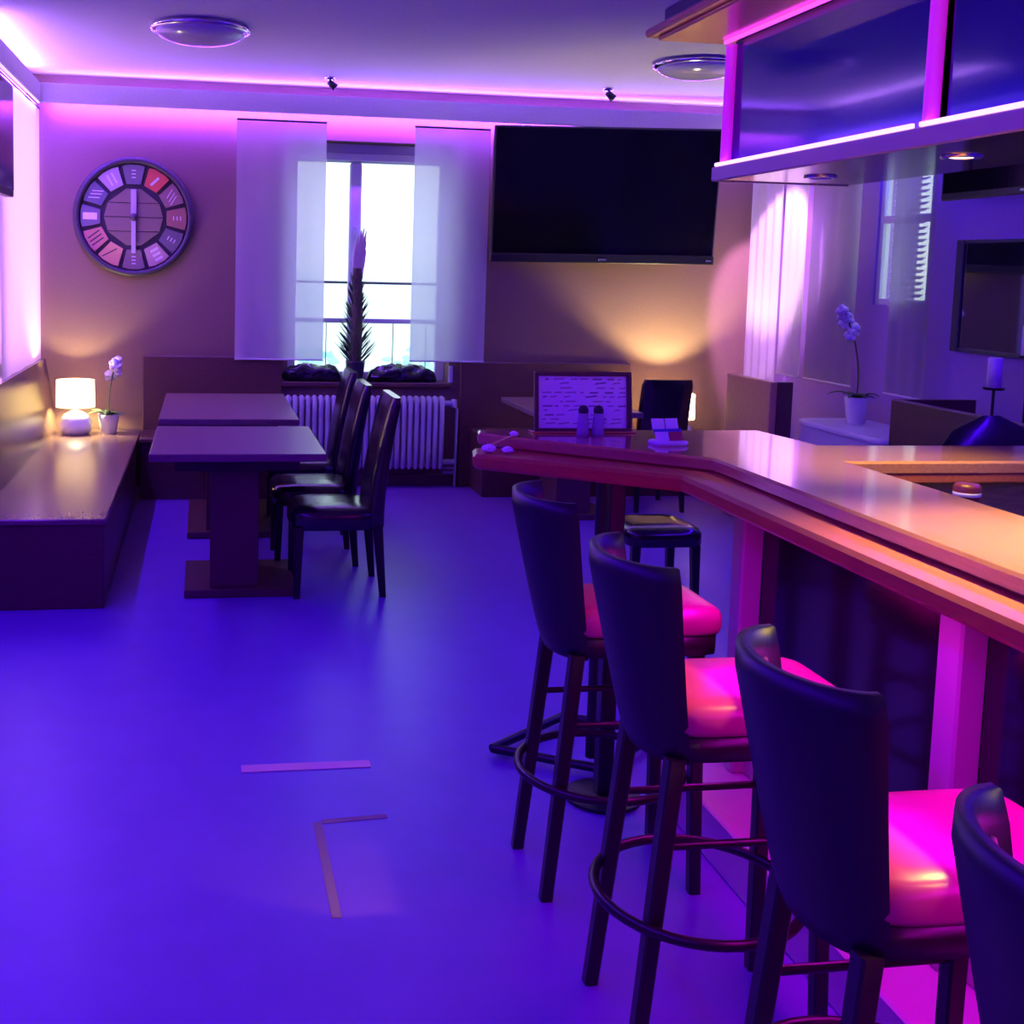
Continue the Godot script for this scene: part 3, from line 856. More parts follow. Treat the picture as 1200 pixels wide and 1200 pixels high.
# ---------------------------------------------------------------- on the walls
func wall_things() -> void:
	# clock
	var k := thing("wall_clock", "large round patchwork wall clock with a dark rim on the back wall", "clock", Vector3(-0.513, 1.99, WALL))
	var turn := Transform3D(Basis(Vector3.RIGHT, PI / 2), Vector3.ZERO)
	mat("clock_rim", lin(0.05, 0.035, 0.06), 0.45)
	mat("clock_plank", lin(0.20, 0.145, 0.10), 0.6)
	mat("clock_gap", lin(0.03, 0.02, 0.03), 0.7)
	mat("clock_hand", lin(0.5, 0.45, 0.5), 0.4)
	var rim := obj("rim", lathe(nst(), [Vector2(0.385, 0.012), Vector2(0.39, 0.05), Vector2(0.40, 0.058), Vector2(0.42, 0.055), Vector2(0.43, 0.04), Vector2(0.43, 0.002), Vector2(0.385, 0.002)].map(func(p): return p) , Vector3.ZERO, 64), M.clock_rim, k)
	rim.transform = turn
	var bk := obj("backing", lathe(nst(), [Vector2(0.0, 0.002), Vector2(0.392, 0.002), Vector2(0.392, 0.012), Vector2(0.0, 0.012)], Vector3.ZERO, 48, true), M.clock_gap, k)
	bk.transform = turn
	var cols := [[0.16, 0.14, 0.17], [0.62, 0.10, 0.06], [0.26, 0.14, 0.13], [0.33, 0.15, 0.10], [0.15, 0.13, 0.14], [0.5, 0.36, 0.27], [0.22, 0.17, 0.14], [0.66, 0.36, 0.17], [0.58, 0.24, 0.17], [0.16, 0.13, 0.19], [0.12, 0.11, 0.16], [0.46, 0.36, 0.46]]
	mat("mark_light", lin(0.75, 0.66, 0.66), 0.5)
	mat("mark_dark", lin(0.06, 0.04, 0.05), 0.5)
	for i in 12:
		var a := TAU * i / 12.0
		var st := nst()
		var w0 := 0.24 * tan(deg_to_rad(12.2))
		var w1 := 0.375 * tan(deg_to_rad(12.6))
		var f := Transform3D(Basis(Vector3.BACK, -a), Vector3.ZERO)
		var lo := []
		var hi := []
		for p in [Vector2(-w0, 0.235), Vector2(w0, 0.235), Vector2(w1, 0.366), Vector2(w1 * 0.5, 0.379), Vector2(-w1 * 0.5, 0.379), Vector2(-w1, 0.366)]:
			lo.append(f * Vector3(p.x, p.y, 0.012))
			hi.append(f * Vector3(p.x * 0.95, lerp(p.y, 0.305, 0.04), 0.028))
		loft(st, [lo, hi], false)
		var m := mat("clock_plaque_%d" % i, lin(cols[i][0], cols[i][1], cols[i][2]), 0.5)
		var pl := obj("plaque", st, m, k)
		var mk := nst()
		var mm: Material = M.mark_light
		match i:
			11:
				for s in [-0.018, 0.018]: box(mk, f * Transform3D(Basis(), Vector3(s, 0.31, 0.0285)), Vector3(0.012, 0.085, 0.002), 0.0)
			9:
				box(mk, f * Transform3D(Basis(), Vector3(0, 0.31, 0.0285)), Vector3(0.05, 0.1, 0.002), 0.0)
			5:
				for s in [0.275, 0.31, 0.345]: box(mk, f * Transform3D(Basis(), Vector3(-0.01, s, 0.0285)), Vector3(0.06, 0.02, 0.002), 0.0)
			8:
				mm = M.mark_dark
				for s in [-0.03, 0.0, 0.03]: box(mk, f * Transform3D(Basis(Vector3.BACK, 0.12), Vector3(s, 0.31, 0.0285)), Vector3(0.01, 0.1, 0.002), 0.0)
			2, 10:
				for s in [-0.025, 0.005, 0.03]: box(mk, f * Transform3D(Basis(Vector3.BACK, 0.5), Vector3(s, 0.31, 0.0285)), Vector3(0.006, 0.08, 0.002), 0.0)
			1:
				box(mk, f * Transform3D(Basis(Vector3.BACK, -0.3), Vector3(0, 0.3, 0.0285)), Vector3(0.018, 0.08, 0.002), 0.0)
			7:
				mm = M.mark_dark
				box(mk, f * Transform3D(Basis(Vector3.BACK, -0.55), Vector3(0.02, 0.31, 0.0285)), Vector3(0.008, 0.12, 0.002), 0.0)
			_:
				for s in [0.285, 0.31, 0.335]: box(mk, f * Transform3D(Basis(), Vector3(0.0, s, 0.0285)), Vector3(0.03, 0.008, 0.002), 0.0)
		obj("numeral", mk, mm, pl)
	for i in 4:
		var y0 := -0.205 + i * 0.104
		var st := nst()
		var e := 0.212
		var wa := sqrt(maxf(0.001, e * e - pow(minf(absf(y0), absf(y0 + 0.098)) if y0 * (y0 + 0.098) > 0 else 0.0, 2)))
		var wb := sqrt(maxf(0.002, e * e - pow(maxf(absf(y0), absf(y0 + 0.098)), 2)))
		var ylo: float = y0
		var yhi := y0 + 0.098
		var w_lo := wb if absf(y0) > absf(yhi) else wa
		var w_hi := wa if absf(y0) > absf(yhi) else wb
		var r1 := [Vector3(-w_lo, ylo, 0.012), Vector3(w_lo, ylo, 0.012), Vector3(w_hi, yhi, 0.012), Vector3(-w_hi, yhi, 0.012)]
		var r2 := r1.map(func(p): return p * Vector3(0.985, 0.985, 1) + Vector3(0, 0, 0.012))
		loft(st, [r1, r2], false)
		obj("plank", st, M.clock_plank, k)
	obj("hour_hand", one_box(Vector3(-0.02, -0.03, 0.036), Vector3(0.02, 0.2, 0.042), 0.002), M.clock_hand, k)
	obj("minute_hand", one_box(Vector3(-0.016, -0.26, 0.043), Vector3(0.016, 0.04, 0.049), 0.002), M.clock_hand, k)
	var hub := obj("hub", lathe(nst(), [Vector2(0.028, 0.03), Vector2(0.028, 0.054), Vector2(0.0, 0.056)], Vector3.ZERO, 20), M.clock_rim, k)
	hub.transform = turn
	# big television, tilted forward
	var tv := thing("television", "large black flat television tilted forward on the back wall beside the window", "television", Vector3(2.955, 2.238, -8.41))
	tv.rotation = Vector3(deg_to_rad(7.0), -0.12, deg_to_rad(0.5))
	obj("casing", one_box(Vector3(-0.85, -0.5, -0.055), Vector3(0.85, 0.505, 0.0), 0.008), M.black_plastic, tv)
	obj("screen", one_box(Vector3(-0.835, -0.43, 0.0), Vector3(0.835, 0.49, 0.004), 0.001), M.screen, tv)
	obj("bottom_bezel", one_box(Vector3(-0.85, -0.5, 0.0), Vector3(0.85, -0.437, 0.012), 0.004), M.black_plastic, tv)
	obj("emblem", one_box(Vector3(-0.03, -0.482, 0.012), Vector3(0.03, -0.468, 0.016), 0.002), M.chrome, tv)
	obj("emblem", one_box(Vector3(0.79, -0.478, 0.012), Vector3(0.83, -0.466, 0.015), 0.002), M.chrome, tv)
	obj("wall_mount", one_box(Vector3(-0.25, -0.2, -0.27), Vector3(0.25, 0.2, -0.055), 0.004), M.dark_metal, tv)
	# left wall: dark framed panel
	var p := thing("wall_screen", "dark flat screen on the left wall at the picture's edge", "television", Vector3(-1.10, 2.35, -6.55))
	obj("casing", one_box(Vector3(-0.05, -0.33, -0.52), Vector3(0.0, 0.31, 0.52), 0.006), M.black_plastic, p)
	obj("screen", one_box(Vector3(0.0, -0.29, -0.5), Vector3(0.004, 0.29, 0.5), 0.001), M.screen, p)
	obj("wall_mount", one_box(Vector3(LEFT + 1.10, -0.1, -0.15), Vector3(-0.05, 0.1, 0.15), 0.004), M.dark_metal, p)
	# radiator
	var r := thing("radiator", "white ribbed column radiator under the back window", "radiator", Vector3(0, 0, WALL + 0.11))
	var n := 26
	for i in n:
		var x := 0.575 + i * 0.0485
		var st := nst()
		var rings := []
		for j in 9:
			var v := float(j) / 8.0
			var y: float = lerp(0.15, 0.705, v)
			var hw := 0.0235
			var hd := 0.058
			if j == 0 or j == 8: hw = 0.010; hd = 0.04
			elif j == 1 or j == 7: y = 0.165 if j == 1 else 0.69; hw = 0.0225; hd = 0.055
			else: hw = 0.022
			var ring := []
			for q in 12:
				var a := TAU * q / 12
				ring.append(Vector3(x + cos(a) * hw * pow(maxf(absf(cos(a)), 0.001), -0.2), y, sin(a) * hd * pow(maxf(absf(sin(a)), 0.001), -0.2)))
			rings.append(ring)
		loft(st, rings)
		obj("section", st, M.white_metal, r)
	obj("header_pipe", tube(nst(), [Vector3(0.56, 0.65, 0), Vector3(1.86, 0.65, 0)], 0.022, 10), M.white_metal, r)
	obj("header_pipe", tube(nst(), [Vector3(0.56, 0.2, 0), Vector3(1.9, 0.2, 0)], 0.022, 10), M.white_metal, r)
	obj("valve", lathe(nst(), [Vector2(0.0, 0.0), Vector2(0.022, 0.0), Vector2(0.026, 0.02), Vector2(0.022, 0.06), Vector2(0.0, 0.065)], Vector3(1.885, 0.62, 0), 14), M.white_metal, r)
	obj("pipe", tube(nst(), [Vector3(1.88, 0.65, 0), Vector3(1.915, 0.6, -0.02), Vector3(1.915, 0.0, -0.03)], 0.011, 8), M.white_metal, r)
	for i in 3:
		obj("pipe", tube(nst(), [Vector3(1.82, 0.11 + i * 0.035, -0.05), Vector3(1.93, 0.11 + i * 0.035, -0.05)], 0.013, 8), M.white_metal, r)
	# ceiling lamps
	var dome := mat("dome_glass", lin(0.55, 0.55, 0.58), 0.12)
	var lamp := thing("ceiling_lamp", "round flush ceiling lamp switched off above the left tables", "ceiling lamp", Vector3(-0.035, CEIL, -6.72), 0.0, "flush ceiling lamps")
	obj("base_ring", lathe(nst(), [Vector2(0.24, 0.0), Vector2(0.27, -0.005), Vector2(0.275, -0.03), Vector2(0.25, -0.035), Vector2(0.24, -0.035)].map(func(q): return q), Vector3.ZERO, 40), M.chrome, lamp)
	var pr := []
	for i in 10:
		var a := PI * 0.5 * i / 9.0
		pr.append(Vector2(0.25 * cos(a), -0.03 - 0.075 * sin(a)))
	pr.reverse()
	obj("glass_dome", lathe(nst(), pr, Vector3.ZERO, 40), dome, lamp)
	copy_of(lamp, "round flush ceiling lamp partly hidden behind the bar canopy", Vector3(3.02, CEIL, -7.0))
	var cs: Node3D
	for q in [[0.85, -8.22, "small ceiling spotlight above the left curtain panel"], [2.83, -8.1, "small ceiling spotlight above the large television"], [3.45, -7.45, "small lit ceiling spotlight behind the bar canopy aimed at the corner curtain"]]:
		var s := thing("ceiling_spot", q[2], "spotlight", Vector3(q[0], CEIL, q[1]), 0.0, "small ceiling spotlights")
		cs = s
		obj("base", lathe(nst(), [Vector2(0.0, -0.02), Vector2(0.035, -0.02), Vector2(0.035, 0.0)], Vector3.ZERO, 20), M.chrome, s)
		var h := obj("head", lathe(nst(), [Vector2(0.0, 0.04), Vector2(0.02, 0.035), Vector2(0.028, -0.03), Vector2(0.0, -0.028)].map(func(w): return w), Vector3.ZERO, 20), M.dark_metal, s)
		h.transform = Transform3D(Basis(Vector3.BACK, 0.9), Vector3(0.02, -0.055, 0))
	obj("lens", lathe(nst(), [Vector2(0.0, 0.0), Vector2(0.024, 0.0), Vector2(0.024, 0.003), Vector2(0.0, 0.004)], Vector3.ZERO, 18), M.downlight_face, cs).transform = Transform3D(Basis(Vector3.BACK, 0.9), Vector3(0.055, -0.085, 0))
	spot("beam", Vector3(0.07, -0.105, 0), Vector3(4.22, 1.72, -8.29) - Vector3(3.45, 2.9, -7.45), 17.5, 0.3, lin(0.8, 0.34, 1.0), 15.0, 0.03, cs)

# ---------------------------------------------------------------- flat curtain panels
func panel(label: String, o: Vector3, u: Vector3, top: float, bottom: float, group: String, ripple := 0.004, waves := 3.0, cloth := "sheer") -> void:
	var t := thing("curtain_panel", label, "curtain", Vector3(o.x, bottom, o.z), 0.0, group)
	var h := top - bottom
	obj("fabric", sheet(nst(), Vector3.ZERO, u, Vector3(0, h, 0), 28, 10, func(a, b): return ripple * sin(a * TAU * waves + 1.3 * b) * (1.0 - 0.4 * b)), M[cloth], t)
	var n := Vector3(u.z, 0, -u.x).normalized() * 0.006
	var st := nst()
	tube(st, [Vector3(0, 0.006, 0), u + Vector3(0, 0.006, 0)], 0.007, 6)
	obj("hem_bar", st, M.frame_white, t)
	st = nst()
	tube(st, [Vector3(0, h, 0), u + Vector3(0, h, 0)], 0.008, 6)
	obj("top_rail", st, M.dark_metal, t)

func curtains() -> void:
	var z := WALL + 0.095
	panel("white sheer flat curtain panel left of the back window, next to the clock", Vector3(0.222, 0, z), Vector3(0.655, 0, 0), 2.715, 0.965, "flat curtain panels at the back window")
	panel("white sheer flat curtain panel right of the back window, next to the television", Vector3(1.535, 0, z), Vector3(0.575, 0, 0), 2.715, 0.965, "flat curtain panels at the back window")
	panel("glowing overexposed curtain panel on the left wall beside the clock", Vector3(LEFT + 0.16, 0, -8.675), Vector3(0, 0, 1.65), 2.735, 0.94, "", 0.004, 3.0, "net_cloth")
	panel("long bright curtain in the right back corner lit by a spotlight", Vector3(4.24, 0, -8.64), Vector3(0, 0, 0.5), 2.97, 0.42, "", 0.012, 4.0)
	panel("bright flat curtain panel beside the long corner curtain, half hidden by the tan panel", Vector3(4.25, 0, -8.13), Vector3(0, 0, 0.33), 2.97, 0.945, "flat curtain panels on the right wall")
	panel("dim flat curtain panel on the right wall left of the orchid", Vector3(4.26, 0, -7.75), Vector3(0, 0, 0.62), 2.97, 0.945, "flat curtain panels on the right wall", 0.004, 3.0, "dim_sheer")
	panel("dim flat curtain panel on the right wall covering half of the slatted blind", Vector3(4.25, 0, -6.73), Vector3(0, 0, 0.41), 2.97, 0.945, "flat curtain panels on the right wall", 0.004, 3.0, "dim_sheer")

# ---------------------------------------------------------------- beyond the bar
func right_side() -> void:
	var b := thing("bench_back", "tan wooden high bench back catching warm light beyond the bar", "bench", Vector3(3.64, 0, -7.35))
	obj("board", one_box(Vector3(0, 0.0, -0.32), Vector3(0.05, 0.985, 0.32), 0.006), M.oak, b)
	obj("end_board", one_box(Vector3(0.05, 0.0, 0.28), Vector3(0.16, 0.985, 0.32), 0.004), M.dark_wood, b)
	obj("seat_board", one_box(Vector3(0.05, 0.4, -0.32), Vector3(0.55, 0.44, 0.28), 0.004), M.dark_wood, b)
	b = thing("bench_back", "dark maroon high bench back beyond the bar near the right edge", "bench", Vector3(3.8, 0, -5.2))
	obj("board", one_box(Vector3(0, 0.0, -0.74), Vector3(0.05, 1.0, 1.2), 0.006), M.dark_wood, b)
	obj("seat_board", one_box(Vector3(0.05, 0.4, -0.74), Vector3(0.55, 0.44, 1.2), 0.004), M.dark_wood, b)
	obj("end_board", one_box(Vector3(0.05, 0.0, -0.74), Vector3(0.5, 1.0, -0.70), 0.004), M.dark_wood, b)
	var t := thing("side_table", "white side table lit violet between the two bench backs", "table", Vector3(4.06, 0, -6.55))
	obj("tabletop", cushion(nst(), Vector3.ZERO, 0.24, 0.5, [[0.005, 0.715], [0.0, 0.72], [0.0, 0.745], [0.006, 0.75]], 8.0, 40), M.ceramic, t)
	obj("apron", one_box(Vector3(-0.21, 0.55, -0.46), Vector3(0.21, 0.715, 0.46), 0.01), M.frame_white, t)
	for sx in [-1, 1]:
		for sz in [-1, 1]:
			obj("leg", one_box(Vector3(sx * 0.18 - 0.02, 0, sz * 0.42 - 0.02), Vector3(sx * 0.18 + 0.02, 0.55, sz * 0.42 + 0.02)), M.frame_white, t)
	orchid("white orchid in a tapered white pot on the violet side table", Vector3(4.1, 0.75, -6.78), 0.075, 0.17, 0.72, -0.35)
	# right television, mirror
	var tv := thing("television", "black flat television on the right wall under the canopy's edge", "television", Vector3(4.3, 2.42, -5.5))
	obj("casing", one_box(Vector3(-0.04, -0.29, -0.8), Vector3(0.0, 0.4, 0.8), 0.006), M.black_plastic, tv)
	obj("screen", one_box(Vector3(-0.044, -0.25, -0.78), Vector3(-0.04, 0.385, 0.78), 0.001), M.screen, tv)
	obj("emblem", one_box(Vector3(-0.048, -0.275, -0.12), Vector3(-0.04, -0.262, 0.0), 0.001), M.chrome, tv)
	obj("wall_mount", one_box(Vector3(0.0, -0.1, -0.2), Vector3(RIGHT - 4.3, 0.15, 0.2), 0.004), M.dark_metal, tv)
	var m := thing("wall_mirror", "framed mirror on the violet right wall below the television", "mirror", Vector3(4.37, 1.58, -5.6))
	mat("mirror_glass", lin(0.42, 0.5, 0.55), 0.04, 1.0)
	obj("glass", one_box(Vector3(-0.012, -0.30, -0.58), Vector3(0.0, 0.30, 0.58), 0.001), M.mirror_glass, m)
	var st := nst()
	bx(st, Vector3(-0.025, -0.325, -0.645), Vector3(0.03, 0.325, -0.58))
	bx(st, Vector3(-0.025, -0.325, 0.58), Vector3(0.03, 0.325, 0.61))
	bx(st, Vector3(-0.02, -0.325, -0.58), Vector3(0.03, -0.30, 0.58))
	bx(st, Vector3(-0.02, 0.30, -0.58), Vector3(0.03, 0.325, 0.58))
	obj("frame", st, M.crown_dark, m)
	# candle stand
	var c := thing("candle_stand", "tall metal candle stand with two violet lit pillar candles at the right edge", "candle stand", Vector3(4.12, 0, -5.5))
	mat("wax", lin(0.8, 0.7, 0.85), 0.5)
	for q in [[-0.02, 0.0, 1.10], [0.06, 0.14, 1.28]]:
		obj("pole", tube(nst(), [Vector3(q[0], 0.44, q[1]), Vector3(q[0], q[2], q[1])], 0.008, 8), M.dark_metal, c)
		obj("dish", lathe(nst(), [Vector2(0.0, 0.0), Vector2(0.05, 0.0), Vector2(0.055, 0.012), Vector2(0.0, 0.012)], Vector3(q[0], q[2], q[1]), 20, true), M.dark_metal, c)
		obj("candle", lathe(nst(), [Vector2(0.0, 0.0), Vector2(0.037, 0.0), Vector2(0.037, 0.15), Vector2(0.03, 0.158), Vector2(0.0, 0.152)], Vector3(q[0], q[2] + 0.012, q[1]), 20), M.wax, c)
	obj("base", one_box(Vector3(-0.1, 0.44, -0.08), Vector3(0.14, 0.46, 0.22), 0.004), M.dark_metal, c)

func orchid(label: String, at: Vector3, r: float, h: float, tall: float, lean: float) -> void:
	var o := thing("potted_orchid", label, "potted plant", at, 0.0, "white orchids in pots")
	obj("pot", lathe(nst(), [Vector2(0.0, 0.0), Vector2(r * 0.72, 0.0), Vector2(r, h - 0.01), Vector2(r, h), Vector2(r * 0.9, h), Vector2(r * 0.85, h - 0.02), Vector2(0.0, h - 0.02)], Vector3.ZERO, 28), M.ceramic, o)
	var rng := RandomNumberGenerator.new()
	rng.seed = int(absf(at.x) * 100)
	for i in 7:
		var a := TAU * i / 7.0 + rng.randf_range(-0.2, 0.2)
		var L := rng.randf_range(0.14, 0.24)
		obj("leaf", blade(Vector3(0, h - 0.02, 0), Vector3(cos(a), 0.9, sin(a)).normalized(), L, 0.03), M.leaf, o)
	var st := nst()
	var pts := []
	for i in 9:
		var v := i / 8.0
		pts.append(Vector3(lean * 0.35 * v * v, h + (tall - h) * v, 0.02 * sin(v * 3.0)))
	obj("stem", tube(st, pts, 0.005, 6), M.leaf, o)
	for i in 7:
		var v: float = 0.72 + 0.045 * i
		var c := Vector3(lean * 0.35 * v * v + rng.randf_range(-0.025, 0.025), h + (tall - h) * v, rng.randf_range(-0.03, 0.03))
		st = nst()
		for k in 5:
			var a := TAU * k / 5.0 + rng.randf()
			var d := Vector3(cos(a), sin(a), rng.randf_range(-0.2, 0.5)).normalized()
			petal(st, c, d, 0.042, 0.026)
		obj("flower", st, M.petal, o)

func petal(st: SurfaceTool, c: Vector3, d: Vector3, L: float, w: float) -> void:
	var s := d.cross(Vector3(0.2, 0.3, 1)).normalized()
	var n := d.cross(s).normalized()
	var rings := []
	for i in 5:
		var v := i / 4.0
		var ww: float = w * sin(PI * (0.12 + 0.8 * v))
		var p := c + d * L * v + n * 0.01 * v * v
		rings.append([p - s * ww, p + n * 0.003, p + s * ww, p - n * 0.003])
	loft(st, rings)

func blade(o: Vector3, d: Vector3, L: float, w: float) -> SurfaceTool:
	var st := nst()
	var s := d.cross(Vector3.UP).normalized()
	if s.length() < 0.5: s = Vector3.RIGHT
	var rings := []
	for i in 8:
		var v := i / 7.0
		var ww: float = maxf(0.001, w * sin(PI * (0.15 + 0.82 * v)) * 0.9)
		var p := o + d * L * v + Vector3(0, -L * 0.55 * v * v, 0)
		rings.append([p - s * ww, p + Vector3(0, 0.002 + 0.2 * ww, 0), p + s * ww, p + Vector3(0, -0.003, 0)])
	loft(st, rings)
	return st

func table_lamp(label: String, at: Vector3, energy: float, squat := 1.0, closed := false) -> void:
	var t := thing("table_lamp", label, "table lamp", at, 0.0, "small table lamps")
	var prof := [Vector2(0.0, 0.0), Vector2(0.09, 0.0), Vector2(0.112, 0.03), Vector2(0.116, 0.06), Vector2(0.108, 0.10), Vector2(0.08, 0.14), Vector2(0.04, 0.16), Vector2(0.015, 0.17), Vector2(0.012, 0.2)]
	obj("base", lathe(nst(), prof.map(func(p): return Vector2(p.x, p.y * squat)), Vector3.ZERO, 36), M.ceramic, t)
	var up := Vector3(0, -0.2 * (1.0 - squat), 0)
	obj("shade", lathe(nst(), [Vector2(0.135, 0.195), Vector2(0.132, 0.385)], up, 40), M.shade_paper, t)
	if closed:
		obj("added_shade_disc", lathe(nst(), [Vector2(0.0, 0.198), Vector2(0.133, 0.198), Vector2(0.133, 0.202), Vector2(0.0, 0.202)], up, 40, true), M.ceramic, t)  # disc added to keep lamp light from spilling onto the floor
	obj("bulb", lathe(nst(), [Vector2(0.0, 0.215), Vector2(0.02, 0.23), Vector2(0.028, 0.26), Vector2(0.02, 0.29), Vector2(0.0, 0.3)], up, 16), M.bulb, t)
	omni("lamp_light", Vector3(0, 0.26, 0) + up, lin(1.0, 0.82, 0.36), energy, 0.025, t)

func small_things() -> void:
	table_lamp("small lit table lamp with cream drum shade in the left corner", Vector3(-0.90, 0.44, -8.42), 0.75)
	orchid("white orchid in a tapered white pot beside the left corner lamp", Vector3(-0.672, 0.44, -8.44), 0.075, 0.14, 0.52, 0.15)
	table_lamp("small lit table lamp half hidden behind the black chair near the right corner", Vector3(3.565, 0.46, -8.34), 3.3, 0.6, true)
	# window sill: plant and two black bundles
	var p := thing("sill_plant", "tall spiky green plant with pale plumes in a dark pot on the back sill", "potted plant", Vector3(1.135, 0.80, WALL + 0.0))
	obj("pot", lathe(nst(), [Vector2(0.0, 0.0), Vector2(0.055, 0.0), Vector2(0.075, 0.15), Vector2(0.078, 0.16), Vector2(0.068, 0.16), Vector2(0.06, 0.145), Vector2(0.0, 0.145)], Vector3.ZERO, 24), M.crown_dark, p)
	var rng := RandomNumberGenerator.new()
	rng.seed = 21
	for i in 230:
		var y := 0.14 + 0.62 * pow(rng.randf(), 1.3)
		var k: float = 1.0 - (y - 0.14) / 0.75
		var a := rng.randf() * TAU
		var d := Vector3(cos(a) * (0.25 + 0.75 * k), 1.0, sin(a) * (0.25 + 0.3 * k)).normalized()
		var L := rng.randf_range(0.07, 0.13) * (0.5 + 1.0 * k)
		var st := nst()
		var o := Vector3(cos(a) * 0.03 * (0.6 + k), y, sin(a) * 0.03)
		var s := d.cross(Vector3(sin(a), 0.1, -cos(a))).normalized()
		loft(st, [[o - s * 0.004, o + s.cross(d) * 0.003, o + s * 0.004, o - s.cross(d) * 0.003], [o + d * L * 0.5 - s * 0.0045, o + d * L * 0.5 + s.cross(d) * 0.003, o + d * L * 0.5 + s * 0.0045, o + d * L * 0.5 - s.cross(d) * 0.003], [o + d * L - s * 0.001, o + d * L + s.cross(d) * 0.001, o + d * L + s * 0.001, o + d * L - s.cross(d) * 0.001]], false)
		obj("leaf", st, M.leaf, p)
	obj("stalk", tube(nst(), [Vector3(0, 0.13, 0), Vector3(0.005, 0.5, 0), Vector3(0.0, 0.86, 0)], [0.045, 0.045, 0.036], 10), M.stalk if M.has("stalk") else mat("stalk", lin(0.10, 0.085, 0.05), 0.8), p)
	for i in 16:
		var x := rng.randf_range(-0.03, 0.035)
		var st := nst()
		var y0 := rng.randf_range(0.76, 0.94)
		var y1 := y0 + rng.randf_range(0.14, 0.27)
		tube(st, [Vector3(x, y0, 0), Vector3(x * 1.1 + 0.01, (y0 + y1) * 0.5, 0), Vector3(x * 1.1 + 0.03, y1, 0.01)], [0.013, 0.016, 0.003], 7)
		obj("plume", st, M.plume, p)
	for q in [[0.80, 0.23, 0, "crumpled black bundle on the back sill left of the plant"], [1.50, 0.27, 5, "crumpled black bundle on the back sill right of the plant"]]:
		var st := nst()
		var nz := FastNoiseLite.new()
		nz.seed = 30 + q[2]
		nz.frequency = 3.2
		var rings := []
		for i in 33:
			var v := i / 32.0
			var x: float = q[0] + (v - 0.5) * 2.0 * q[1]
			var e := pow(maxf(0.0, 1.0 - pow(absf(v * 2.0 - 1.0), 3.0)), 0.5)
			var ring := []
			for k in 20:
				var a := TAU * k / 20
				var rr: float = 0.07 * (0.25 + 0.75 * e) * (1.0 + 0.55 * nz.get_noise_3d(x * 2.2 + sin(a), cos(a) * 0.9, sin(a) * 0.9 + x))
				ring.append(Vector3(x, 0.802 + maxf(0.0, 0.058 * (0.2 + 0.8 * e) + sin(a) * rr), WALL - 0.03 + cos(a) * rr))
			rings.append(ring)
		loft(st, rings)
		meta(obj("black_bundle", st, M.black_gloss), q[3], "cloth bundle", "black bundles on the back sill")
	# bar counter: menu board, shakers, card holder, napkins, jar
	var mb := thing("menu_board", "framed white menu sheet with dark handwriting standing on the bar's far end", "menu board", Vector3(1.222, 1.139, -3.60))
	var im := Image.create(512, 304, false, Image.FORMAT_RGB8)
	im.fill(Color(0.93, 0.92, 0.95))
	rng.seed = 77
	for row in 11:
		var y := 18 + row * 26
		var x := 16 + rng.randi_range(0, 30)
		while x < 480:
			var wl := rng.randi_range(18, 70)
			if rng.randf() < 0.72:
				var yy := float(y)
				var thick := 2 if rng.randf() < 0.7 else 4
				for s in wl:
					yy = y + 5.0 * sin(s * 0.9 + row) * rng.randf_range(0.3, 1.0) - 0.12 * s * (1.0 if row % 3 == 1 else 0.2)
					if x + s < 506 and yy > 2 and yy < 298:
						im.fill_rect(Rect2i(x + s, int(yy), 2, thick), Color(0.12, 0.08, 0.2))
			x += wl + rng.randi_range(8, 40)
	var pm := mat("menu_paper", Color.WHITE, 0.7)
	pm.albedo_texture = ImageTexture.create_from_image(im)
	var tilt := Basis(Vector3.RIGHT, -0.14)
	var st := nst()
	var fr := [[-0.165, 0.0, 0.165, 0.014], [-0.165, 0.184, 0.165, 0.198], [-0.165, 0.014, -0.151, 0.184], [0.148, 0.014, 0.165, 0.184]]
	for f in fr: bx(st, Vector3(f[0], f[1], -0.006), Vector3(f[2], f[3], 0.008), 0.002)
	var fo := obj("frame", st, M.dark_wood, mb)
	fo.basis = tilt
	var back := obj("backing", one_box(Vector3(-0.155, 0.006, -0.008), Vector3(0.155, 0.192, -0.004), 0.001), M.black_plastic, mb)
	back.basis = tilt
	var ps := SurfaceTool.new()
	ps.begin(Mesh.PRIMITIVE_TRIANGLES)
	var q0 := [[Vector3(-0.151, 0.014, 0), Vector2(0, 1)], [Vector3(-0.151, 0.184, 0), Vector2(0, 0)], [Vector3(0.148, 0.184, 0), Vector2(1, 0)], [Vector3(0.148, 0.014, 0), Vector2(1, 1)]]
	for i in [0, 1, 2, 0, 2, 3]:
		ps.set_uv(q0[i][1]); ps.add_vertex(q0[i][0])
	var pp := obj("menu_sheet", ps, pm, mb)
	pp.basis = tilt
	obj("foot_rail", one_box(Vector3(-0.175, 0.0, -0.035), Vector3(0.175, 0.006, 0.022), 0.002), M.bar_wood, mb)
	var gs := mat("shaker_glass", lin(0.35, 0.28, 0.42), 0.1)
	for x in [1.193, 1.243]:
		var s := thing("shaker", "left glass shaker in front of the menu sheet" if x < 1.2 else "right glass shaker in front of the menu sheet", "shaker", Vector3(x, 1.139, -3.52), 0.0, "glass shakers by the menu board")
		obj("body", lathe(nst(), [Vector2(0.0, 0.0), Vector2(0.019, 0.0), Vector2(0.02, 0.01), Vector2(0.015, 0.075), Vector2(0.0, 0.076)], Vector3.ZERO, 20), gs, s)
		obj("cap", lathe(nst(), [Vector2(0.0155, 0.074), Vector2(0.0165, 0.085), Vector2(0.012, 0.096), Vector2(0.0, 0.1)], Vector3.ZERO, 20), M.dark_metal, s)
	var ch := thing("card_holder", "small white tray of printed cards on the bar's far corner", "card holder", Vector3(1.405, 1.139, -3.34), 0.15)
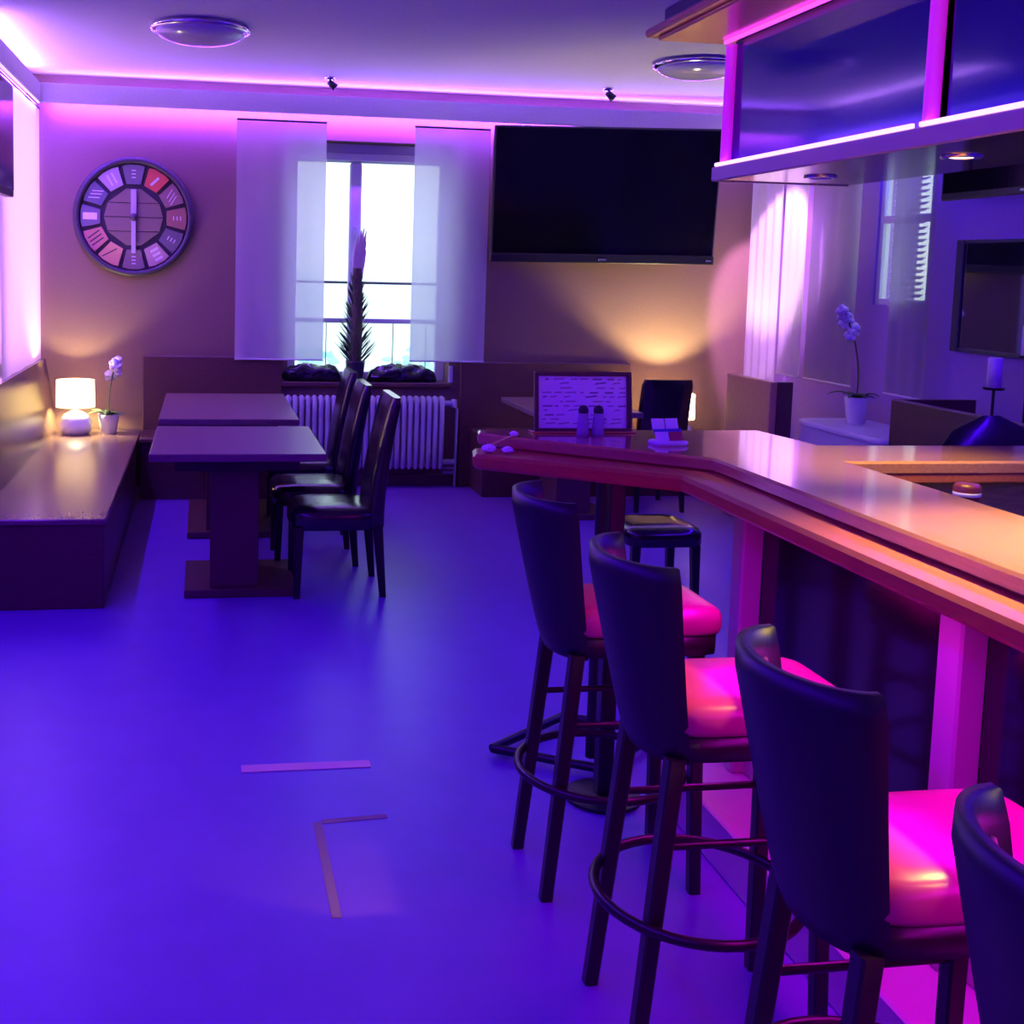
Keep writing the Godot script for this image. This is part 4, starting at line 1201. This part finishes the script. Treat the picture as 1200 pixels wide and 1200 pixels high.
	obj("tray", cushion(nst(), Vector3.ZERO, 0.055, 0.04, [[0.004, 0.0], [0.0, 0.004], [0.0, 0.012], [0.004, 0.014]], 5.0, 28), M.ceramic, ch)
	mat("card_white", lin(0.82, 0.8, 0.86), 0.5)
	mat("card_blue", lin(0.05, 0.05, 0.4), 0.5)
	mat("card_red", lin(0.4, 0.05, 0.05), 0.5)
	for i in 2:
		var c := obj("card", one_box(Vector3(-0.045 + i * 0.047, 0.0, -0.002), Vector3(-0.002 + i * 0.047, 0.034, 0.002), 0.001), M.card_white, ch)
		c.transform = Transform3D(Basis(Vector3.RIGHT, -0.35), Vector3(0, 0.045, -0.018))
		c = obj("card", one_box(Vector3(-0.048 + i * 0.048, 0.0, -0.002), Vector3(-0.003 + i * 0.048, 0.03, 0.002), 0.001), M.card_white if i == 0 else M.card_red, ch)
		c.transform = Transform3D(Basis(Vector3.RIGHT, -0.35), Vector3(0, 0.012, 0.012))
	var band := obj("card", one_box(Vector3(-0.048, 0.0, -0.002), Vector3(0.048, 0.014, 0.003), 0.001), M.card_blue, ch)
	band.transform = Transform3D(Basis(Vector3.RIGHT, -0.35), Vector3(0, 0.034, -0.004))
	# crumpled napkins on the armrest's left end
	rng.seed = 5
	var spots := [[0.868, 1.098, -3.44, 0.022, "crumpled white napkin at the tip of the bar armrest"], [0.925, 1.098, -3.425, 0.018, "small white crumpled napkin beside the wooden stick on the armrest"], [0.965, 1.139, -3.51, 0.014, "tiny white crumpled paper on the counter's pointed end"]]
	for s in spots:
		st = nst()
		var nz := FastNoiseLite.new()
		nz.seed = int(s[3] * 1000)
		nz.frequency = 40.0
		var rings := []
		for i in 9:
			var v := i / 8.0
			var ring := []
			for k in 14:
				var a := TAU * k / 14
				var d := Vector3(cos(a) * sin(PI * (0.04 + 0.92 * v)), -cos(PI * (0.04 + 0.92 * v)) * 0.6, sin(a) * sin(PI * (0.04 + 0.92 * v)))
				ring.append(Vector3(s[0], s[1] + s[3] * 0.62, s[2]) + d * s[3] * (1.0 + 0.35 * nz.get_noise_3dv(d * 0.05)))
			rings.append(ring)
		loft(st, rings, false)
		meta(obj("paper_napkin", st, M.petal), s[4], "napkin", "crumpled papers on the bar end")
	meta(obj("wooden_stick", tube(nst(), [Vector3(0.87, 1.115, -3.47), Vector3(0.955, 1.143, -3.485)], 0.004, 6), M.oak), "thin wooden stick lying between the napkins on the bar end", "stick")
	var jr := thing("jar", "small jar with dark red lid on the worktop inside the bar", "jar", Vector3(2.09, 0.93, -2.88))
	obj("body", lathe(nst(), [Vector2(0.0, 0.0), Vector2(0.034, 0.0), Vector2(0.036, 0.1), Vector2(0.03, 0.12), Vector2(0.0, 0.12)], Vector3.ZERO, 24), M.ceramic, jr)
	mat("lid_red", lin(0.12, 0.015, 0.03), 0.4)
	obj("lid", lathe(nst(), [Vector2(0.033, 0.118), Vector2(0.036, 0.122), Vector2(0.036, 0.162), Vector2(0.03, 0.17), Vector2(0.0, 0.17)], Vector3.ZERO, 24), M.lid_red, jr)
	obj("lid_band", lathe(nst(), [Vector2(0.0364, 0.138), Vector2(0.037, 0.139), Vector2(0.037, 0.147), Vector2(0.0364, 0.148)], Vector3.ZERO, 24), M.ceramic, jr)
	# rounded black chair back behind the inner counter
	var bc := thing("padded_chair", "black rounded chair back showing above the inner counter at the right edge", "chair", Vector3(3.13, 0, -4.1))
	var rings2 := []
	for i in 12:
		var v := i / 11.0
		var y: float = lerp(0.5, 1.125, v)
		var hw: float = 0.28 * pow(maxf(0.02, 1.0 - pow(v, 5.0)), 0.5)
		var ring := []
		for k in 24:
			var a := TAU * k / 24
			ring.append(Vector3(cos(a) * hw, y, sin(a) * 0.05 * pow(maxf(0.05, 1.0 - pow(v, 6.0)), 0.5) - 0.1 * v))
		rings2.append(ring)
	st = nst()
	loft(st, rings2)
	obj("backrest", st, M.black_leather, bc)
	obj("seat", cushion(nst(), Vector3(0, 0, 0.2), 0.25, 0.24, [[0.01, 0.40], [0.0, 0.41], [0.0, 0.47], [0.02, 0.49], [0.08, 0.5]], 5.0, 32), M.black_leather, bc)
	for sx in [-1, 1]:
		for sz in [-1, 1]:
			st = nst()
			loft(st, leg_rings(Vector3(sx * 0.2, 0.41, 0.2 + sz * 0.18), Vector3(sx * 0.21, 0, 0.2 + sz * 0.19), 0.02, 0.015), false)
			obj("leg", st, M.stool_wood, bc)
